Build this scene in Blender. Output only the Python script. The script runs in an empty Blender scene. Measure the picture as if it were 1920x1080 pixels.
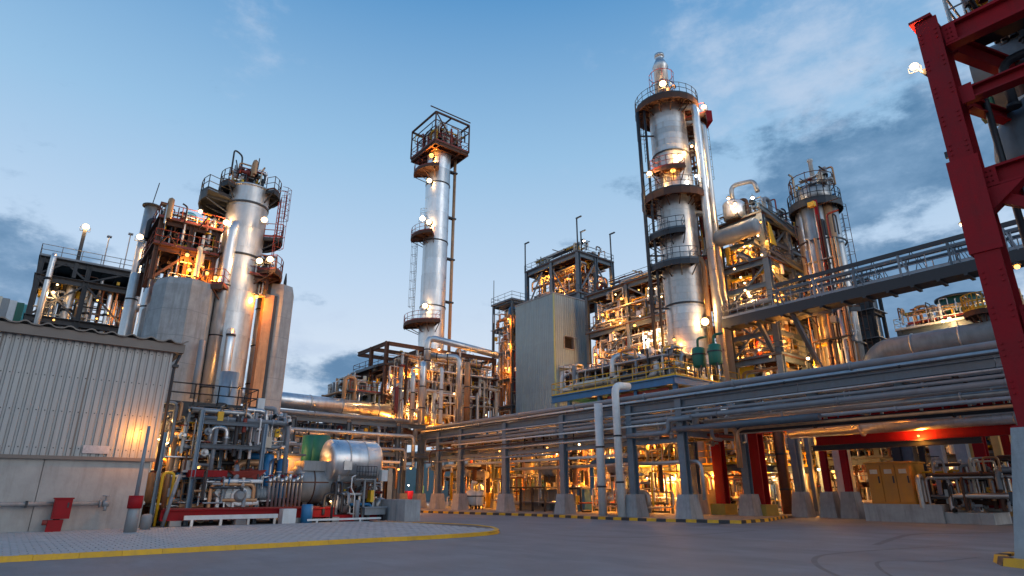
import bpy, math, random
from mathutils import Vector
sc = bpy.context.scene
COL = sc.collection
PI = math.pi

# ---------------------------------------------------------------- camera
FPX, HORIZON, EYE = 1140.0, 922.0, 1.7
PITCH = math.atan((HORIZON - 540) / FPX)
CP, SP = math.cos(PITCH), math.sin(PITCH)
cam_data = bpy.data.cameras.new('camera')
cam = bpy.data.objects.new('camera', cam_data)
COL.objects.link(cam)
cam.location = (0, 0, EYE)
cam.rotation_euler = (PI / 2 + PITCH, 0, 0)
cam_data.sensor_width = 36
cam_data.lens = 36 * FPX / 1920
cam_data.clip_end = 6000
sc.camera = cam

# plant grid: s runs along the long pipe rack, t runs away from the road, z is up
DX, DY = .624, -.782
_n = math.hypot(DX, DY); DX /= _n; DY /= _n
RX, RY = -DY, DX
ANG = math.atan2(DY, DX)


def W(p):
    return Vector((p[0] * DX + p[1] * RX, p[0] * DY + p[1] * RY, p[2]))


def ray(u, v):
    xc = (u - 960) / FPX; yc = (540 - v) / FPX
    x = xc; y = CP - yc * SP; z = SP + yc * CP
    return x, y, z


def at(u, v, s=None, t=None, z=None, Y=None):
    """plant coordinates of a surveyed sight line on a known plane"""
    x, y, c = ray(u, v)
    a = x * DX + y * DY; b = x * RX + y * RY
    k = t / b if t is not None else s / a if s is not None else (z - EYE) / c if z is not None else Y / y
    return (k * a, k * b, k * c + EYE)


# ---------------------------------------------------------------- sky, sun, exposure
SUN_EL, SUN_AZ = math.radians(14), math.radians(128)      # azimuth clockwise from +Y
world = bpy.data.worlds.new('World'); sc.world = world
world.use_nodes = True
wt = world.node_tree; wt.nodes.clear()


def wn(kind, **kw):
    n = wt.nodes.new(kind)
    for k, v in kw.items(): setattr(n, k, v)
    return n


def wm(op, a, b=None, c=None, clamp=False):
    n = wn('ShaderNodeMath', operation=op, use_clamp=clamp)
    for i, x in enumerate((a, b, c)):
        if x is None: continue
        if isinstance(x, (int, float)): n.inputs[i].default_value = x
        else: wt.links.new(x, n.inputs[i])
    return n.outputs[0]


def wmix(f, a, b):
    n = wn('ShaderNodeMix', data_type='RGBA')
    for i, x in ((0, f), (6, a), (7, b)):
        if isinstance(x, (int, float)): n.inputs[i].default_value = x
        elif isinstance(x, tuple): n.inputs[i].default_value = (*x, 1)
        else: wt.links.new(x, n.inputs[i])
    return n.outputs[2]


sky = wn('ShaderNodeTexSky', sky_type='NISHITA', sun_disc=False)
sky.sun_elevation = SUN_EL; sky.sun_rotation = SUN_AZ
sky.altitude = 100; sky.air_density = 1.3; sky.dust_density = .6; sky.ozone_density = 3.0
tc = wn('ShaderNodeTexCoord')
sep = wn('ShaderNodeSeparateXYZ'); wt.links.new(tc.outputs['Generated'], sep.inputs[0])
AZ = wm('ARCTAN2', sep.outputs[0], sep.outputs[1])
EL = wm('ARCSINE', sep.outputs[2])
comb = wn('ShaderNodeCombineXYZ')
wt.links.new(AZ, comb.inputs[0]); wt.links.new(wm('MULTIPLY', EL, 1.9), comb.inputs[1])


def wnoise(scale, detail, rough, off):
    n = wn('ShaderNodeTexNoise'); n.inputs['Scale'].default_value = scale
    n.inputs['Detail'].default_value = detail; n.inputs['Roughness'].default_value = rough
    m = wn('ShaderNodeMapping'); m.inputs['Location'].default_value = (off, off * .7, 0)
    wt.links.new(comb.outputs[0], m.inputs[0]); wt.links.new(m.outputs[0], n.inputs[0])
    return n.outputs[0]


N1 = wnoise(5.6, 11, .62, 3.1); N2 = wnoise(8.5, 9, .62, 8.3)


def cloud(u, v, ru, rv, w=1.0):
    x, y, z = ray(u, v)
    l = math.sqrt(x * x + y * y + z * z)
    a, e = math.atan2(x, y), math.asin(z / l)
    ra, re = ru / FPX, rv / FPX
    dx = wm('MULTIPLY', wm('SUBTRACT', AZ, a), 1 / ra)
    dy = wm('MULTIPLY', wm('SUBTRACT', EL, e), 1 / re)
    d2 = wm('ADD', wm('MULTIPLY', dx, dx), wm('MULTIPLY', dy, dy))
    return wm('MULTIPLY', wm('EXPONENT', wm('MULTIPLY', d2, -1.0)), w)


def union(lst):
    o = lst[0]
    for x in lst[1:]: o = wm('MAXIMUM', o, x)
    return o


def dens(mask, noise, amp, lo, hi):
    v = wm('ADD', mask, wm('MULTIPLY', wm('SUBTRACT', noise, .5), amp))
    r = wn('ShaderNodeMapRange', interpolation_type='SMOOTHSTEP')
    wt.links.new(v, r.inputs[0]); r.inputs[1].default_value = lo; r.inputs[2].default_value = hi
    return r.outputs[0]


dark = dens(union([cloud(1580, 310, 290, 125), cloud(1760, 260, 240, 110), cloud(1480, 290, 90, 45, .7), cloud(1700, 540, 280, 110, 1.0), cloud(150, 150, 420, 160, .22),
                   cloud(20, 520, 150, 110, .85), cloud(640, 690, 190, 60, .95), cloud(1080, 455, 80, 25, .5), cloud(1640, 150, 200, 60, .55),
                   cloud(-500, 500, 500, 120, .8), cloud(2500, 300, 500, 200, .8)]), N1, 2.2, .38, .78)
pale = dens(union([cloud(1480, 110, 330, 170, .75), cloud(1690, 440, 170, 26, .42), cloud(1500, 390, 120, 40, .55), cloud(1540, 240, 90, 45, .7),
                   cloud(450, 60, 110, 90, .42), cloud(575, 105, 50, 25, .4), cloud(590, 655, 120, 22, .7), cloud(700, 560, 600, 130, .35),
                   cloud(1850, 60, 200, 200, .6), cloud(-700, 300, 400, 250, .6)]), N2, 1.7, .3, 1.05)
ramp = wn('ShaderNodeValToRGB')
wt.links.new(wm('DIVIDE', EL, PI / 2), ramp.inputs[0])
ramp.color_ramp.interpolation = 'LINEAR'
els = ramp.color_ramp.elements
els[0].position = 0.0; els[0].color = (.60, .73, .90, 1)
els[1].position = .75; els[1].color = (.06, .2, .46, 1)
for pz, cz in ((.145, (.68, .79, .94)), (.206, (.57, .73, .93)), (.338, (.34, .58, .84)), (.49, (.115, .335, .65))):
    e_ = els.new(pz); e_.color = (*cz, 1)
scl = wn('ShaderNodeVectorMath', operation='SCALE'); scl.inputs['Scale'].default_value = 10.0
wt.links.new(ramp.outputs[0], scl.inputs[0])
base = wmix(.9, sky.outputs[0], scl.outputs[0])
base = wmix(wm('MULTIPLY', dark, .9), base, wmix(wm('MULTIPLY_ADD', N2, 3.2, -1.15, True), (.75, 1.95, 3.65), (2.0, 3.5, 5.5)))
base = wmix(wm('MULTIPLY', pale, .8), base, (5.2, 6.4, 8.2))
bg = wn('ShaderNodeBackground'); bg.inputs['Strength'].default_value = .1
wt.links.new(base, bg.inputs[0])
wo = wn('ShaderNodeOutputWorld'); wt.links.new(bg.outputs[0], wo.inputs[0])

sun_data = bpy.data.lights.new('sun', 'SUN'); sun = bpy.data.objects.new('sun', sun_data); COL.objects.link(sun)
sun_data.energy = .55; sun_data.angle = math.radians(35); sun_data.color = (1.0, .97, .94)
sd = Vector((math.sin(SUN_AZ) * math.cos(SUN_EL), math.cos(SUN_AZ) * math.cos(SUN_EL), math.sin(SUN_EL)))
sun.rotation_euler = sd.to_track_quat('Z', 'Y').to_euler()
sun.location = sd * 400
sc.view_settings.view_transform = 'Standard'
sc.view_settings.look = 'None'
sc.view_settings.exposure = 0
sc.view_settings.gamma = 1
sc.view_settings.use_curve_mapping = False
sc.render.engine = 'CYCLES'
sc.cycles.use_denoising = True
sc.cycles.max_bounces = 6
sc.cycles.diffuse_bounces = 3
sc.cycles.glossy_bounces = 3
sc.cycles.sample_clamp_indirect = 6
sc.cycles.use_light_tree = True

# ---------------------------------------------------------------- materials
MATS = {}


def mat(name, col, rough=.55, metal=0.0, var=.18, scale=2.0, bump=.0, bscale=30, rnd=.12, streak=None, samt=.5, sscale=(1.4, 1.4, .16), rvar=.12):
    m = bpy.data.materials.new(name); m.use_nodes = True
    nt = m.node_tree; N = nt.nodes; L = nt.links
    b = N['Principled BSDF']
    b.inputs['Roughness'].default_value = rough; b.inputs['Metallic'].default_value = metal
    t = N.new('ShaderNodeTexCoord'); oi = N.new('ShaderNodeObjectInfo')
    n1 = N.new('ShaderNodeTexNoise'); n1.inputs['Scale'].default_value = scale; n1.inputs['Detail'].default_value = 6
    n1.inputs['Roughness'].default_value = .65
    L.new(t.outputs['Object'], n1.inputs[0])
    r = N.new('ShaderNodeMapRange'); L.new(n1.outputs[0], r.inputs[0])
    r.inputs[1].default_value = .3; r.inputs[2].default_value = .7
    r.inputs[3].default_value = 1 - var; r.inputs[4].default_value = 1 + var
    r2 = N.new('ShaderNodeMapRange'); L.new(oi.outputs['Random'], r2.inputs[0])
    r2.inputs[3].default_value = 1 - rnd; r2.inputs[4].default_value = 1 + rnd
    mu = N.new('ShaderNodeMath'); mu.operation = 'MULTIPLY'; L.new(r.outputs[0], mu.inputs[0]); L.new(r2.outputs[0], mu.inputs[1])
    vm = N.new('ShaderNodeVectorMath'); vm.operation = 'SCALE'; vm.inputs[0].default_value = col
    L.new(mu.outputs[0], vm.inputs['Scale'])
    out = vm.outputs[0]
    if streak:
        mp = N.new('ShaderNodeMapping'); mp.inputs['Scale'].default_value = sscale; L.new(t.outputs['Object'], mp.inputs[0])
        n2 = N.new('ShaderNodeTexNoise'); n2.inputs['Scale'].default_value = 1.6; n2.inputs['Detail'].default_value = 7
        n2.inputs['Roughness'].default_value = .7; L.new(mp.outputs[0], n2.inputs[0])
        r3 = N.new('ShaderNodeMapRange'); L.new(n2.outputs[0], r3.inputs[0]); r3.inputs[1].default_value = .48; r3.inputs[2].default_value = .75
        r3.inputs[4].default_value = samt
        mx = N.new('ShaderNodeMix'); mx.data_type = 'RGBA'; L.new(r3.outputs[0], mx.inputs[0]); L.new(out, mx.inputs[6])
        mx.inputs[7].default_value = (*streak, 1); out = mx.outputs[2]
    L.new(out, b.inputs['Base Color'])
    rr = N.new('ShaderNodeMapRange'); L.new(n1.outputs[0], rr.inputs[0]); rr.inputs[1].default_value = .3; rr.inputs[2].default_value = .7
    rr.inputs[3].default_value = max(.05, rough - rvar); rr.inputs[4].default_value = min(1, rough + rvar); L.new(rr.outputs[0], b.inputs['Roughness'])
    if bump:
        n3 = N.new('ShaderNodeTexNoise'); n3.inputs['Scale'].default_value = bscale; n3.inputs['Detail'].default_value = 4; L.new(t.outputs['Object'], n3.inputs[0])
        bp = N.new('ShaderNodeBump'); bp.inputs['Strength'].default_value = bump; bp.inputs['Distance'].default_value = .03
        L.new(n3.outputs[0], bp.inputs['Height']); L.new(bp.outputs[0], b.inputs['Normal'])
    MATS[name] = m
    return m


def emis(name, col, strength):
    m = bpy.data.materials.new(name); m.use_nodes = True; nt = m.node_tree; nt.nodes.clear()
    e = nt.nodes.new('ShaderNodeEmission'); e.inputs[0].default_value = (*col, 1); e.inputs[1].default_value = strength
    o = nt.nodes.new('ShaderNodeOutputMaterial'); nt.links.new(e.outputs[0], o.inputs[0])
    MATS[name] = m
    return m


ALU = mat('aluminium_cladding', (.66, .67, .68), .36, .85, .12, 1.1, .3, 3, .2, (.34, .3, .26), .5)
ALUD = mat('weathered_cladding', (.5, .5, .5), .42, .75, .16, 1.4, .3, 3, .2, (.22, .17, .13), .5)
GALV = mat('galvanised_pipe', (.5, .5, .5), .42, .7, .15, 2, .1, 12, .25, (.3, .2, .13), .4)
STEEL = mat('blue_grey_steel', (.07, .1, .13), .5, .0, .16, 1.5, .1, 20, .2, (.12, .08, .06), .35)
SLATE = mat('slate_steel', (.125, .17, .21), .5, .0, .16, 1.5, .1, 20, .15, (.1, .07, .055), .4)
PALEB = mat('pale_blue_steel', (.2, .3, .4), .5, .0, .14, 1.5, .1, 20, .1, (.16, .12, .1), .35)
LSTEEL = mat('pale_grey_steel', (.22, .25, .285), .5, .0, .14, 1.5, .1, 20, .15, (.2, .14, .1), .35)
DARK = mat('dark_steel', (.03, .033, .04), .55, .2, .25, 2, .1, 20, .25)
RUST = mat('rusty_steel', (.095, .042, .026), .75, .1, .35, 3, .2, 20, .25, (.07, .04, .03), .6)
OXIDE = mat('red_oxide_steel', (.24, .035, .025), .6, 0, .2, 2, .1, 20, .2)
RED = mat('red_paint', (.30, .006, .011), .62, 0, .2, .8, .2, 14, .08, (.13, .012, .012), .55, (2.2, 2.2, .3))
RED.node_tree.nodes['Principled BSDF'].inputs['Specular IOR Level'].default_value = .25
BLUE = mat('blue_paint', (.025, .17, .36), .5, 0, .2, 1.5, .1, 20, .1, (.04, .1, .16), .4)
GREEN = mat('green_paint', (.008, .13, .085), .5, 0, .15, 1.5, .1, 20, .1, (.01, .09, .06), .5)
YEL = mat('yellow_paint', (.72, .42, .02), .55, 0, .15, 2, .1, 20, .1, (.4, .22, .04), .4)
OCHRE = mat('ochre_sheet', (.62, .33, .1), .6, 0, .15, 1.5, .1, 20, .15, (.35, .16, .06), .5)
ORANGE = mat('orange_cabinet', (.5, .2, .012), .5, 0, .15, 1.2, .1, 20, .05, (.35, .14, .03), .45)
WHITE = mat('white_paint', (.66, .68, .68), .5, 0, .1, 2, .1, 20, .12, (.4, .37, .32), .45)
CONC = mat('concrete', (.335, .345, .355), .85, 0, .2, 1.3, .3, 14, .06, (.16, .155, .15), .75)
CONCW = mat('pale_precast_concrete', (.38, .365, .345), .82, 0, .14, 1.2, .2, 10, .06, (.22, .2, .18), .6, (1.6, 1.6, .25))
CLAD = mat('grey_green_cladding', (.235, .335, .385), .55, .05, .1, .9, .0, 10, .06, (.16, .22, .25), .5, (2.5, 2.5, .12))
SHEDC = mat('shed_cladding', (.33, .335, .335), .48, .2, .1, .7, .0, 10, .05, (.2, .185, .165), .55, (3, 3, .12))
TRIM = mat('brown_trim', (.15, .125, .11), .5, .2, .15, 1, .1, 20, .08)
BLACK = mat('black_rubber', (.02, .02, .022), .7, 0, .2, 3)
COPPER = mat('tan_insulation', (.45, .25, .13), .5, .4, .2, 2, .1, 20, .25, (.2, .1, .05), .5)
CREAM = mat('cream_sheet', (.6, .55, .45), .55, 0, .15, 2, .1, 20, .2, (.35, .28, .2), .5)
PAVER = mat('paver_stone', (.38, .385, .39), .8, 0, .22, 3.5, .25, 40, .05, (.22, .22, .22), .5, (1, 1, 1))
JOINT = mat('joint_sand', (.11, .105, .1), .95, 0, .2, 6)
KERB = mat('yellow_kerb_paint', (.70, .37, .012), .6, 0, .14, 2.5, .25, 25, .07, (.42, .24, .05), .55, (2, 2, 2))
GLASSY = mat('blue_tank_paint', (.03, .22, .5), .4, 0, .15, 1.5, .1, 20, .1)
CYAN = mat('turquoise_sheet', (.05, .36, .38), .5, 0, .15, 1.5)
TEALW = mat('teal_sheet', (.1, .2, .22), .5, 0, .15, 1.5)
DDUCT = mat('dark_duct_sheet', (.1, .125, .15), .5, .35, .25, .8, .2, 6, .15, (.05, .04, .04), .6)
GRAYP = mat('grey_machine_paint', (.23, .25, .265), .5, .1, .15, 1.4, .1, 20, .1, (.12, .11, .1), .5)
EW = emis('warm_lamp_glass', (1.0, .64, .30), 9)
EN = emis('neutral_lamp_glass', (1.0, .9, .78), 16)
ES = emis('sodium_lamp_glass', (1.0, .45, .10), 4.5)

asph = mat('asphalt', (.19, .197, .21), .72, 0, .24, .55, .6, 34, 0, (.115, .118, .127), .8, (.1, .32, 1), .12)

# ---------------------------------------------------------------- mesh builder in plant coordinates
def V(*a): return Vector(a if len(a) > 1 else a[0])


class MB:
    def __init__(s): s.v = []; s.f = []; s.m = []; s.sm = []

    def add(s, vs, fs, mi=0, sm=False):
        o = len(s.v); s.v.extend(vs)
        for f in fs: s.f.append([i + o for i in f]); s.m.append(mi); s.sm.append(sm)

    def box(s, a, b, mi=0):
        x0, x1 = sorted((a[0], b[0])); y0, y1 = sorted((a[1], b[1])); z0, z1 = sorted((a[2], b[2]))
        s.add([(x0, y0, z0), (x1, y0, z0), (x1, y1, z0), (x0, y1, z0), (x0, y0, z1), (x1, y0, z1), (x1, y1, z1), (x0, y1, z1)],
              [(3, 2, 1, 0), (4, 5, 6, 7), (0, 1, 5, 4), (1, 2, 6, 5), (2, 3, 7, 6), (3, 0, 4, 7)], mi)
        return s

    def hexa(s, lo, hi, mi=0):
        s.add([tuple(p) for p in lo] + [tuple(p) for p in hi],
              [(3, 2, 1, 0), (4, 5, 6, 7), (0, 1, 5, 4), (1, 2, 6, 5), (2, 3, 7, 6), (3, 0, 4, 7)], mi)
        return s

    @staticmethod
    def axes(p, q):
        d = (V(q) - V(p))
        if d.length < 1e-6: d = V(0, 0, 1e-3)
        d.normalize()
        x = d.cross(V(0, 0, 1))
        if x.length < .05: x = V(1, 0, 0) - d * d.x
        x.normalize()
        return d, x, x.cross(d)

    def bar(s, p, q, w, h=None, mi=0, ow=0, oh=0):
        h = w if h is None else h
        d, x, y = s.axes(p, q); p = V(p) + x * ow + y * oh; q = V(q) + x * ow + y * oh
        c = [(-w / 2, -h / 2), (w / 2, -h / 2), (w / 2, h / 2), (-w / 2, h / 2)]
        s.hexa([p + x * a + y * b for a, b in c], [q + x * a + y * b for a, b in c], mi)
        return s

    def ibeam(s, p, q, w, h, mi=0, tf=None):
        tf = tf or max(.03, h * .12)
        s.bar(p, q, w, tf, mi, 0, h / 2 - tf / 2); s.bar(p, q, w, tf, mi, 0, -h / 2 + tf / 2)
        s.bar(p, q, max(.025, w * .12), h - 2 * tf, mi)
        return s

    def tube(s, pts, r, n=8, mi=0, bend=None, cap=True):
        P = [V(p) for p in pts]
        if len(P) > 2:
            bend = r * 3 if bend is None else bend
            Q = [P[0]]
            for i in range(1, len(P) - 1):
                a, b, c = P[i - 1], P[i], P[i + 1]
                u = (a - b); w = (c - b); k = min(bend, u.length * .45, w.length * .45)
                u.normalize(); w.normalize(); a2 = b + u * k; c2 = b + w * k
                for j in range(5):
                    f = j / 4
                    Q.append(a2 * (1 - f) ** 2 + b * 2 * f * (1 - f) + c2 * f * f)
            Q.append(P[-1]); P = Q
        o = len(s.v); x = None
        for i, p in enumerate(P):
            d = (P[min(i + 1, len(P) - 1)] - P[max(i - 1, 0)]).normalized()
            if x is None:
                x = d.cross(V(0, 0, 1))
                if x.length < .05: x = V(1, 0, 0)
            x = (x - d * x.dot(d))
            if x.length < 1e-4: x = d.orthogonal()
            x.normalize(); y = d.cross(x)
            for j in range(n):
                a = 2 * PI * j / n
                s.v.append(tuple(p + x * (r * math.cos(a)) + y * (r * math.sin(a))))
        for i in range(len(P) - 1):
            for j in range(n):
                k = (j + 1) % n
                s.f.append([o + i * n + j, o + i * n + k, o + i * n + n + k, o + i * n + n + j]); s.m.append(mi); s.sm.append(n > 4)
        if cap:
            s.f.append([o + j for j in range(n)][::-1]); s.m.append(mi); s.sm.append(False)
            e = o + (len(P) - 1) * n
            s.f.append([e + j for j in range(n)]); s.m.append(mi); s.sm.append(False)
        return s

    def rod(s, p, q, r, mi=0): return s.tube([p, q], r, 4, mi)

    def lathe(s, c, prof, n=24, mi=0, axis='z', cap=True, smooth=True):
        c = V(c); ex = {'z': (V(1, 0, 0), V(0, 1, 0), V(0, 0, 1)), 's': (V(0, 1, 0), V(0, 0, 1), V(1, 0, 0)), 't': (V(0, 0, 1), V(1, 0, 0), V(0, 1, 0))}[axis]
        o = len(s.v)
        for r, h in prof:
            for j in range(n):
                a = 2 * PI * j / n
                s.v.append(tuple(c + ex[0] * (r * math.cos(a)) + ex[1] * (r * math.sin(a)) + ex[2] * h))
        for i in range(len(prof) - 1):
            for j in range(n):
                k = (j + 1) % n
                s.f.append([o + i * n + j, o + i * n + k, o + i * n + n + k, o + i * n + n + j]); s.m.append(mi); s.sm.append(smooth)
        if cap:
            s.f.append([o + j for j in range(n)][::-1]); s.m.append(mi); s.sm.append(False)
            e = o + (len(prof) - 1) * n
            s.f.append([e + j for j in range(n)]); s.m.append(mi); s.sm.append(False)
        return s

    def drum(s, c, r, h, axis='z', n=20, mi=0, dome=.35):
        k = r * dome
        pr = [(r * .05, -k), (r * .5, -k * .86), (r * .85, -k * .5), (r, 0), (r, h), (r * .85, h + k * .5), (r * .5, h + k * .86), (r * .05, h + k)]
        return s.lathe(c, pr, n, mi, axis)

    def ring(s, c, r, w, h, n=32, mi=0, a0=0, a1=2 * PI):
        """flat annulus with thickness: inner r, outer r+w"""
        full = abs(a1 - a0 - 2 * PI) < 1e-3
        m = n if full else n + 1
        o = len(s.v)
        for j in range(m):
            a = a0 + (a1 - a0) * j / n; ca, sa = math.cos(a), math.sin(a)
            for rr, zz in ((r, 0), (r + w, 0), (r + w, h), (r, h)): s.v.append((c[0] + rr * ca, c[1] + rr * sa, c[2] + zz))
        for j in range(n):
            k = (j + 1) % m
            for q in range(4):
                w_ = (q + 1) % 4
                s.f.append([o + j * 4 + q, o + k * 4 + q, o + k * 4 + w_, o + j * 4 + w_]); s.m.append(mi); s.sm.append(False)
        if not full:
            s.f.append([o, o + 1, o + 2, o + 3]); e = o + n * 4; s.f.append([e + 3, e + 2, e + 1, e]); s.m += [mi, mi]; s.sm += [False, False]
        return s

    def rail(s, pts, h=1.1, mi=0, step=1.6, r=.032, kick=True):
        P = [V(p) for p in pts]
        for a, b in zip(P, P[1:]):
            L_ = (b - a).length; k = max(1, round(L_ / step))
            for i in range(k + 1):
                p = a.lerp(b, i / k); s.rod(p, p + V(0, 0, h), r, mi)
            for f in (1, .55): s.rod(a + V(0, 0, h * f), b + V(0, 0, h * f), r, mi)
            if kick: s.bar(a + V(0, 0, .1), b + V(0, 0, .1), .02, .16, mi)
        return s

    def ladder(s, p, h, a, mi=0, cage=False, w=.5):
        """ladder at p facing direction angle a"""
        p = V(p); n_ = V(math.cos(a), math.sin(a), 0); x = V(-n_.y, n_.x, 0)
        for g in (-w / 2, w / 2): s.rod(p + x * g, p + x * g + V(0, 0, h), .035, mi)
        for i in range(int(h / .4)): s.rod(p - x * w / 2 + V(0, 0, .3 + .4 * i), p + x * w / 2 + V(0, 0, .3 + .4 * i), .02, mi)
        return s

    def cage(s, p, h, a, mi=0):
        p = V(p); n_ = V(math.cos(a), math.sin(a), 0); x = V(-n_.y, n_.x, 0)
        arc = [x * (-.38), x * (-.36) + n_ * .4, n_ * .72, x * .36 + n_ * .4, x * .38]
        k = max(2, int(h / 1.2))
        for i in range(k + 1):
            z = V(0, 0, 2.1 + (h - 2.1 + .9) * i / k)
            for q, w in zip(arc, arc[1:]): s.rod(p + q + z, p + w + z, .022, mi)
        for q in arc[1:4]: s.rod(p + q + V(0, 0, 2.1), p + q + V(0, 0, h + .9), .02, mi)
        return s

    def mesh(s, name, mats, org=(0, 0, 0)):
        me = bpy.data.meshes.new(name); o = org
        me.from_pydata([(p[0] - o[0], p[1] - o[1], p[2] - o[2]) for p in s.v], [], s.f)
        for m in (mats if isinstance(mats, (list, tuple)) else [mats]): me.materials.append(m)
        me.polygons.foreach_set('material_index', s.m)
        me.polygons.foreach_set('use_smooth', s.sm)
        me.update()
        return me


ORG = {}
SEEN = {}


def tagit(o, label, cat, group=None, kind='thing'):
    o['label'] = label; o['category'] = cat; o['kind'] = kind
    if group: o['group'] = group
    SEEN.setdefault(label, set()).add(group)
    return o


def thing(name, label, cat, org, group=None, yaw=0):
    o = bpy.data.objects.new(name, None); COL.objects.link(o)
    o.location = W(org); o.rotation_euler = (0, 0, ANG + yaw); o.empty_display_size = .3
    ORG[o] = tuple(org)
    return tagit(o, label, cat, group)


def part(name, mb, mats, parent, label=None, kind=None):
    r = parent
    while r.parent: r = r.parent
    o = bpy.data.objects.new(name, mb.mesh(name, mats, ORG[r])); COL.objects.link(o)
    o.parent = parent
    if label: o['label'] = label
    if kind: o['kind'] = kind
    return o


def inst(name, me, parent, loc=(0, 0, 0), yaw=0, scale=None):
    o = bpy.data.objects.new(name, me); COL.objects.link(o); o.parent = parent; o.location = loc
    if yaw: o.rotation_euler = (0, 0, yaw)
    if scale: o.scale = scale
    return o


def solo(name, label, cat, mb, mats, org, group=None):
    o = bpy.data.objects.new(name, mb.mesh(name, mats, org)); COL.objects.link(o)
    o.location = W(org); o.rotation_euler = (0, 0, ANG)
    return tagit(o, label, cat, group)


def setting(name, mb, mats, parent=None, kind='structure'):
    o = bpy.data.objects.new(name, mb.mesh(name, mats)); COL.objects.link(o)
    o.rotation_euler = (0, 0, ANG); o['kind'] = kind
    ORG[o] = (0, 0, 0)
    return o


def add(a, b): return (a[0] + b[0], a[1] + b[1], a[2] + b[2])


def copy_tree(o, parent=None):
    c = o.copy(); COL.objects.link(c)
    if parent: c.parent = parent
    for ch in list(o.children): copy_tree(ch, c)
    return c

# ---------------------------------------------------------------- the ground, the road, the paved island
g = MB(); n_ = 24
g.add([(-3000, -3000, -.004), (3000, -3000, -.004), (3000, 3000, -.004), (-3000, 3000, -.004)], [(0, 1, 2, 3)])
setting('ground', g, mat('plant_floor', (.16, .15, .14), .85, 0, .2, .5, .3, 20, 0, (.09, .08, .07), .6, (1, 1, 1)))
g = MB()
g.add([(-60, 28.2, 0), (-40, 28.2, 0), (60, 28.2, 0), (60, -60, 0), (-60, -60, 0)], [(4, 3, 2, 1, 0)])
g.add([(-21, 28.2, 0), (60, 28.2, 0), (60, 75, 0), (-2, 75, 0), (-9, 47, 0), (-19, 47, 0), (-22.5, 43, 0)], [(0, 1, 2, 3, 4, 5, 6)])
g.add([(-60, 28.2, 0), (-50.1, 29, 0), (-33, 33.1, 0), (-21, 36.2, 0), (-21, 28.2, 0)], [(4, 3, 2, 1, 0)])
g.add([(-21, 28.2, 0), (-22.5, 43, 0), (-22, 38.5, 0), (-21, 36.2, 0)], [(0, 3, 2, 1)])
setting('road', g, asph)
# tyre marks and one wider dark strip on the road: thin dark sheets
RND = random.Random(11)


def sheet_arc(name, pts, w, m, label=None):
    b = MB(); P = [V(p) for p in pts]; Q = []
    for i in range(len(P) - 1):
        p0, p1, p2, p3 = P[max(i - 1, 0)], P[i], P[i + 1], P[min(i + 2, len(P) - 1)]
        for j in range(8):
            f = j / 8
            Q.append(.5 * ((2 * p1) + (p2 - p0) * f + (2 * p0 - 5 * p1 + 4 * p2 - p3) * f * f + (3 * p1 - p0 - 3 * p2 + p3) * f ** 3))
    Q.append(P[-1]); vs = []
    for i, p in enumerate(Q):
        d = (Q[min(i + 1, len(Q) - 1)] - Q[max(i - 1, 0)]).normalized(); x = V(-d.y, d.x, 0) * (w * (.6 + .4 * math.sin(PI * i / (len(Q) - 1))) / 2)
        vs += [tuple(p + x), tuple(p - x)]
    b.add(vs, [(2 * i, 2 * i + 1, 2 * i + 3, 2 * i + 2) for i in range(len(Q) - 1)])
    return setting(name, b, m)


ROADMARK = mat('dark_road_mark', (.12, .123, .13), .75, 0, .2, 2.2, .2, 50, 0, (.165, .17, .18), .9, (1, 1, 1))
mk = [at(u, v, z=.004) for u, v in ((1620, 1100), (1535, 1062), (1535, 1043), (1600, 1035), (1700, 1028), (1800, 1022))]
sheet_arc('road_mark', mk, .16, ROADMARK)
sheet_arc('road_mark', [at(u, v, z=.004) for u, v in ((1690, 1090), (1650, 1066), (1655, 1052), (1760, 1052), (1840, 1044))], .1, ROADMARK)
sheet_arc('road_mark', [at(u, v, z=.004) for u, v in ((1890, 998), (1800, 1000), (1710, 1002), (1640, 1022))], .35, ROADMARK)  # the wider dark strip along the far road
sheet_arc('road_mark', [at(u, v, z=.004) for u, v in ((1000, 1000), (1150, 1008), (1300, 1003), (1420, 994))], .2, ROADMARK)

# island outline (front kerb on s = -21.2, rounded tip, back edge)
out = [(-21.2, -22)] + [(-21.2, t) for t in (-10, -4, 2, 7)]
tip = []
for u, v in ((700, 1017), (800, 1012), (880, 1007), (925, 1003)): tip.append(at(u, v, z=0)[:2])
cx, cy = at(938, 1000, z=0)[:2]
tip.append((cx, cy)); tip += [at(u, v, z=0)[:2] for u, v in ((930, 994), (895, 989), (840, 986), (770, 984), (700, 983))]
front = out + tip


def resample(pts, step, closed=False):
    P = [V(p[0], p[1], 0) for p in pts]; r = [P[0]]; need = step
    for a, b in zip(P, P[1:]):
        L_ = (b - a).length; d = 0
        while L_ - d >= need:
            d += need; r.append(a.lerp(b, d / L_)); need = step
        need -= L_ - d
    return r


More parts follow.
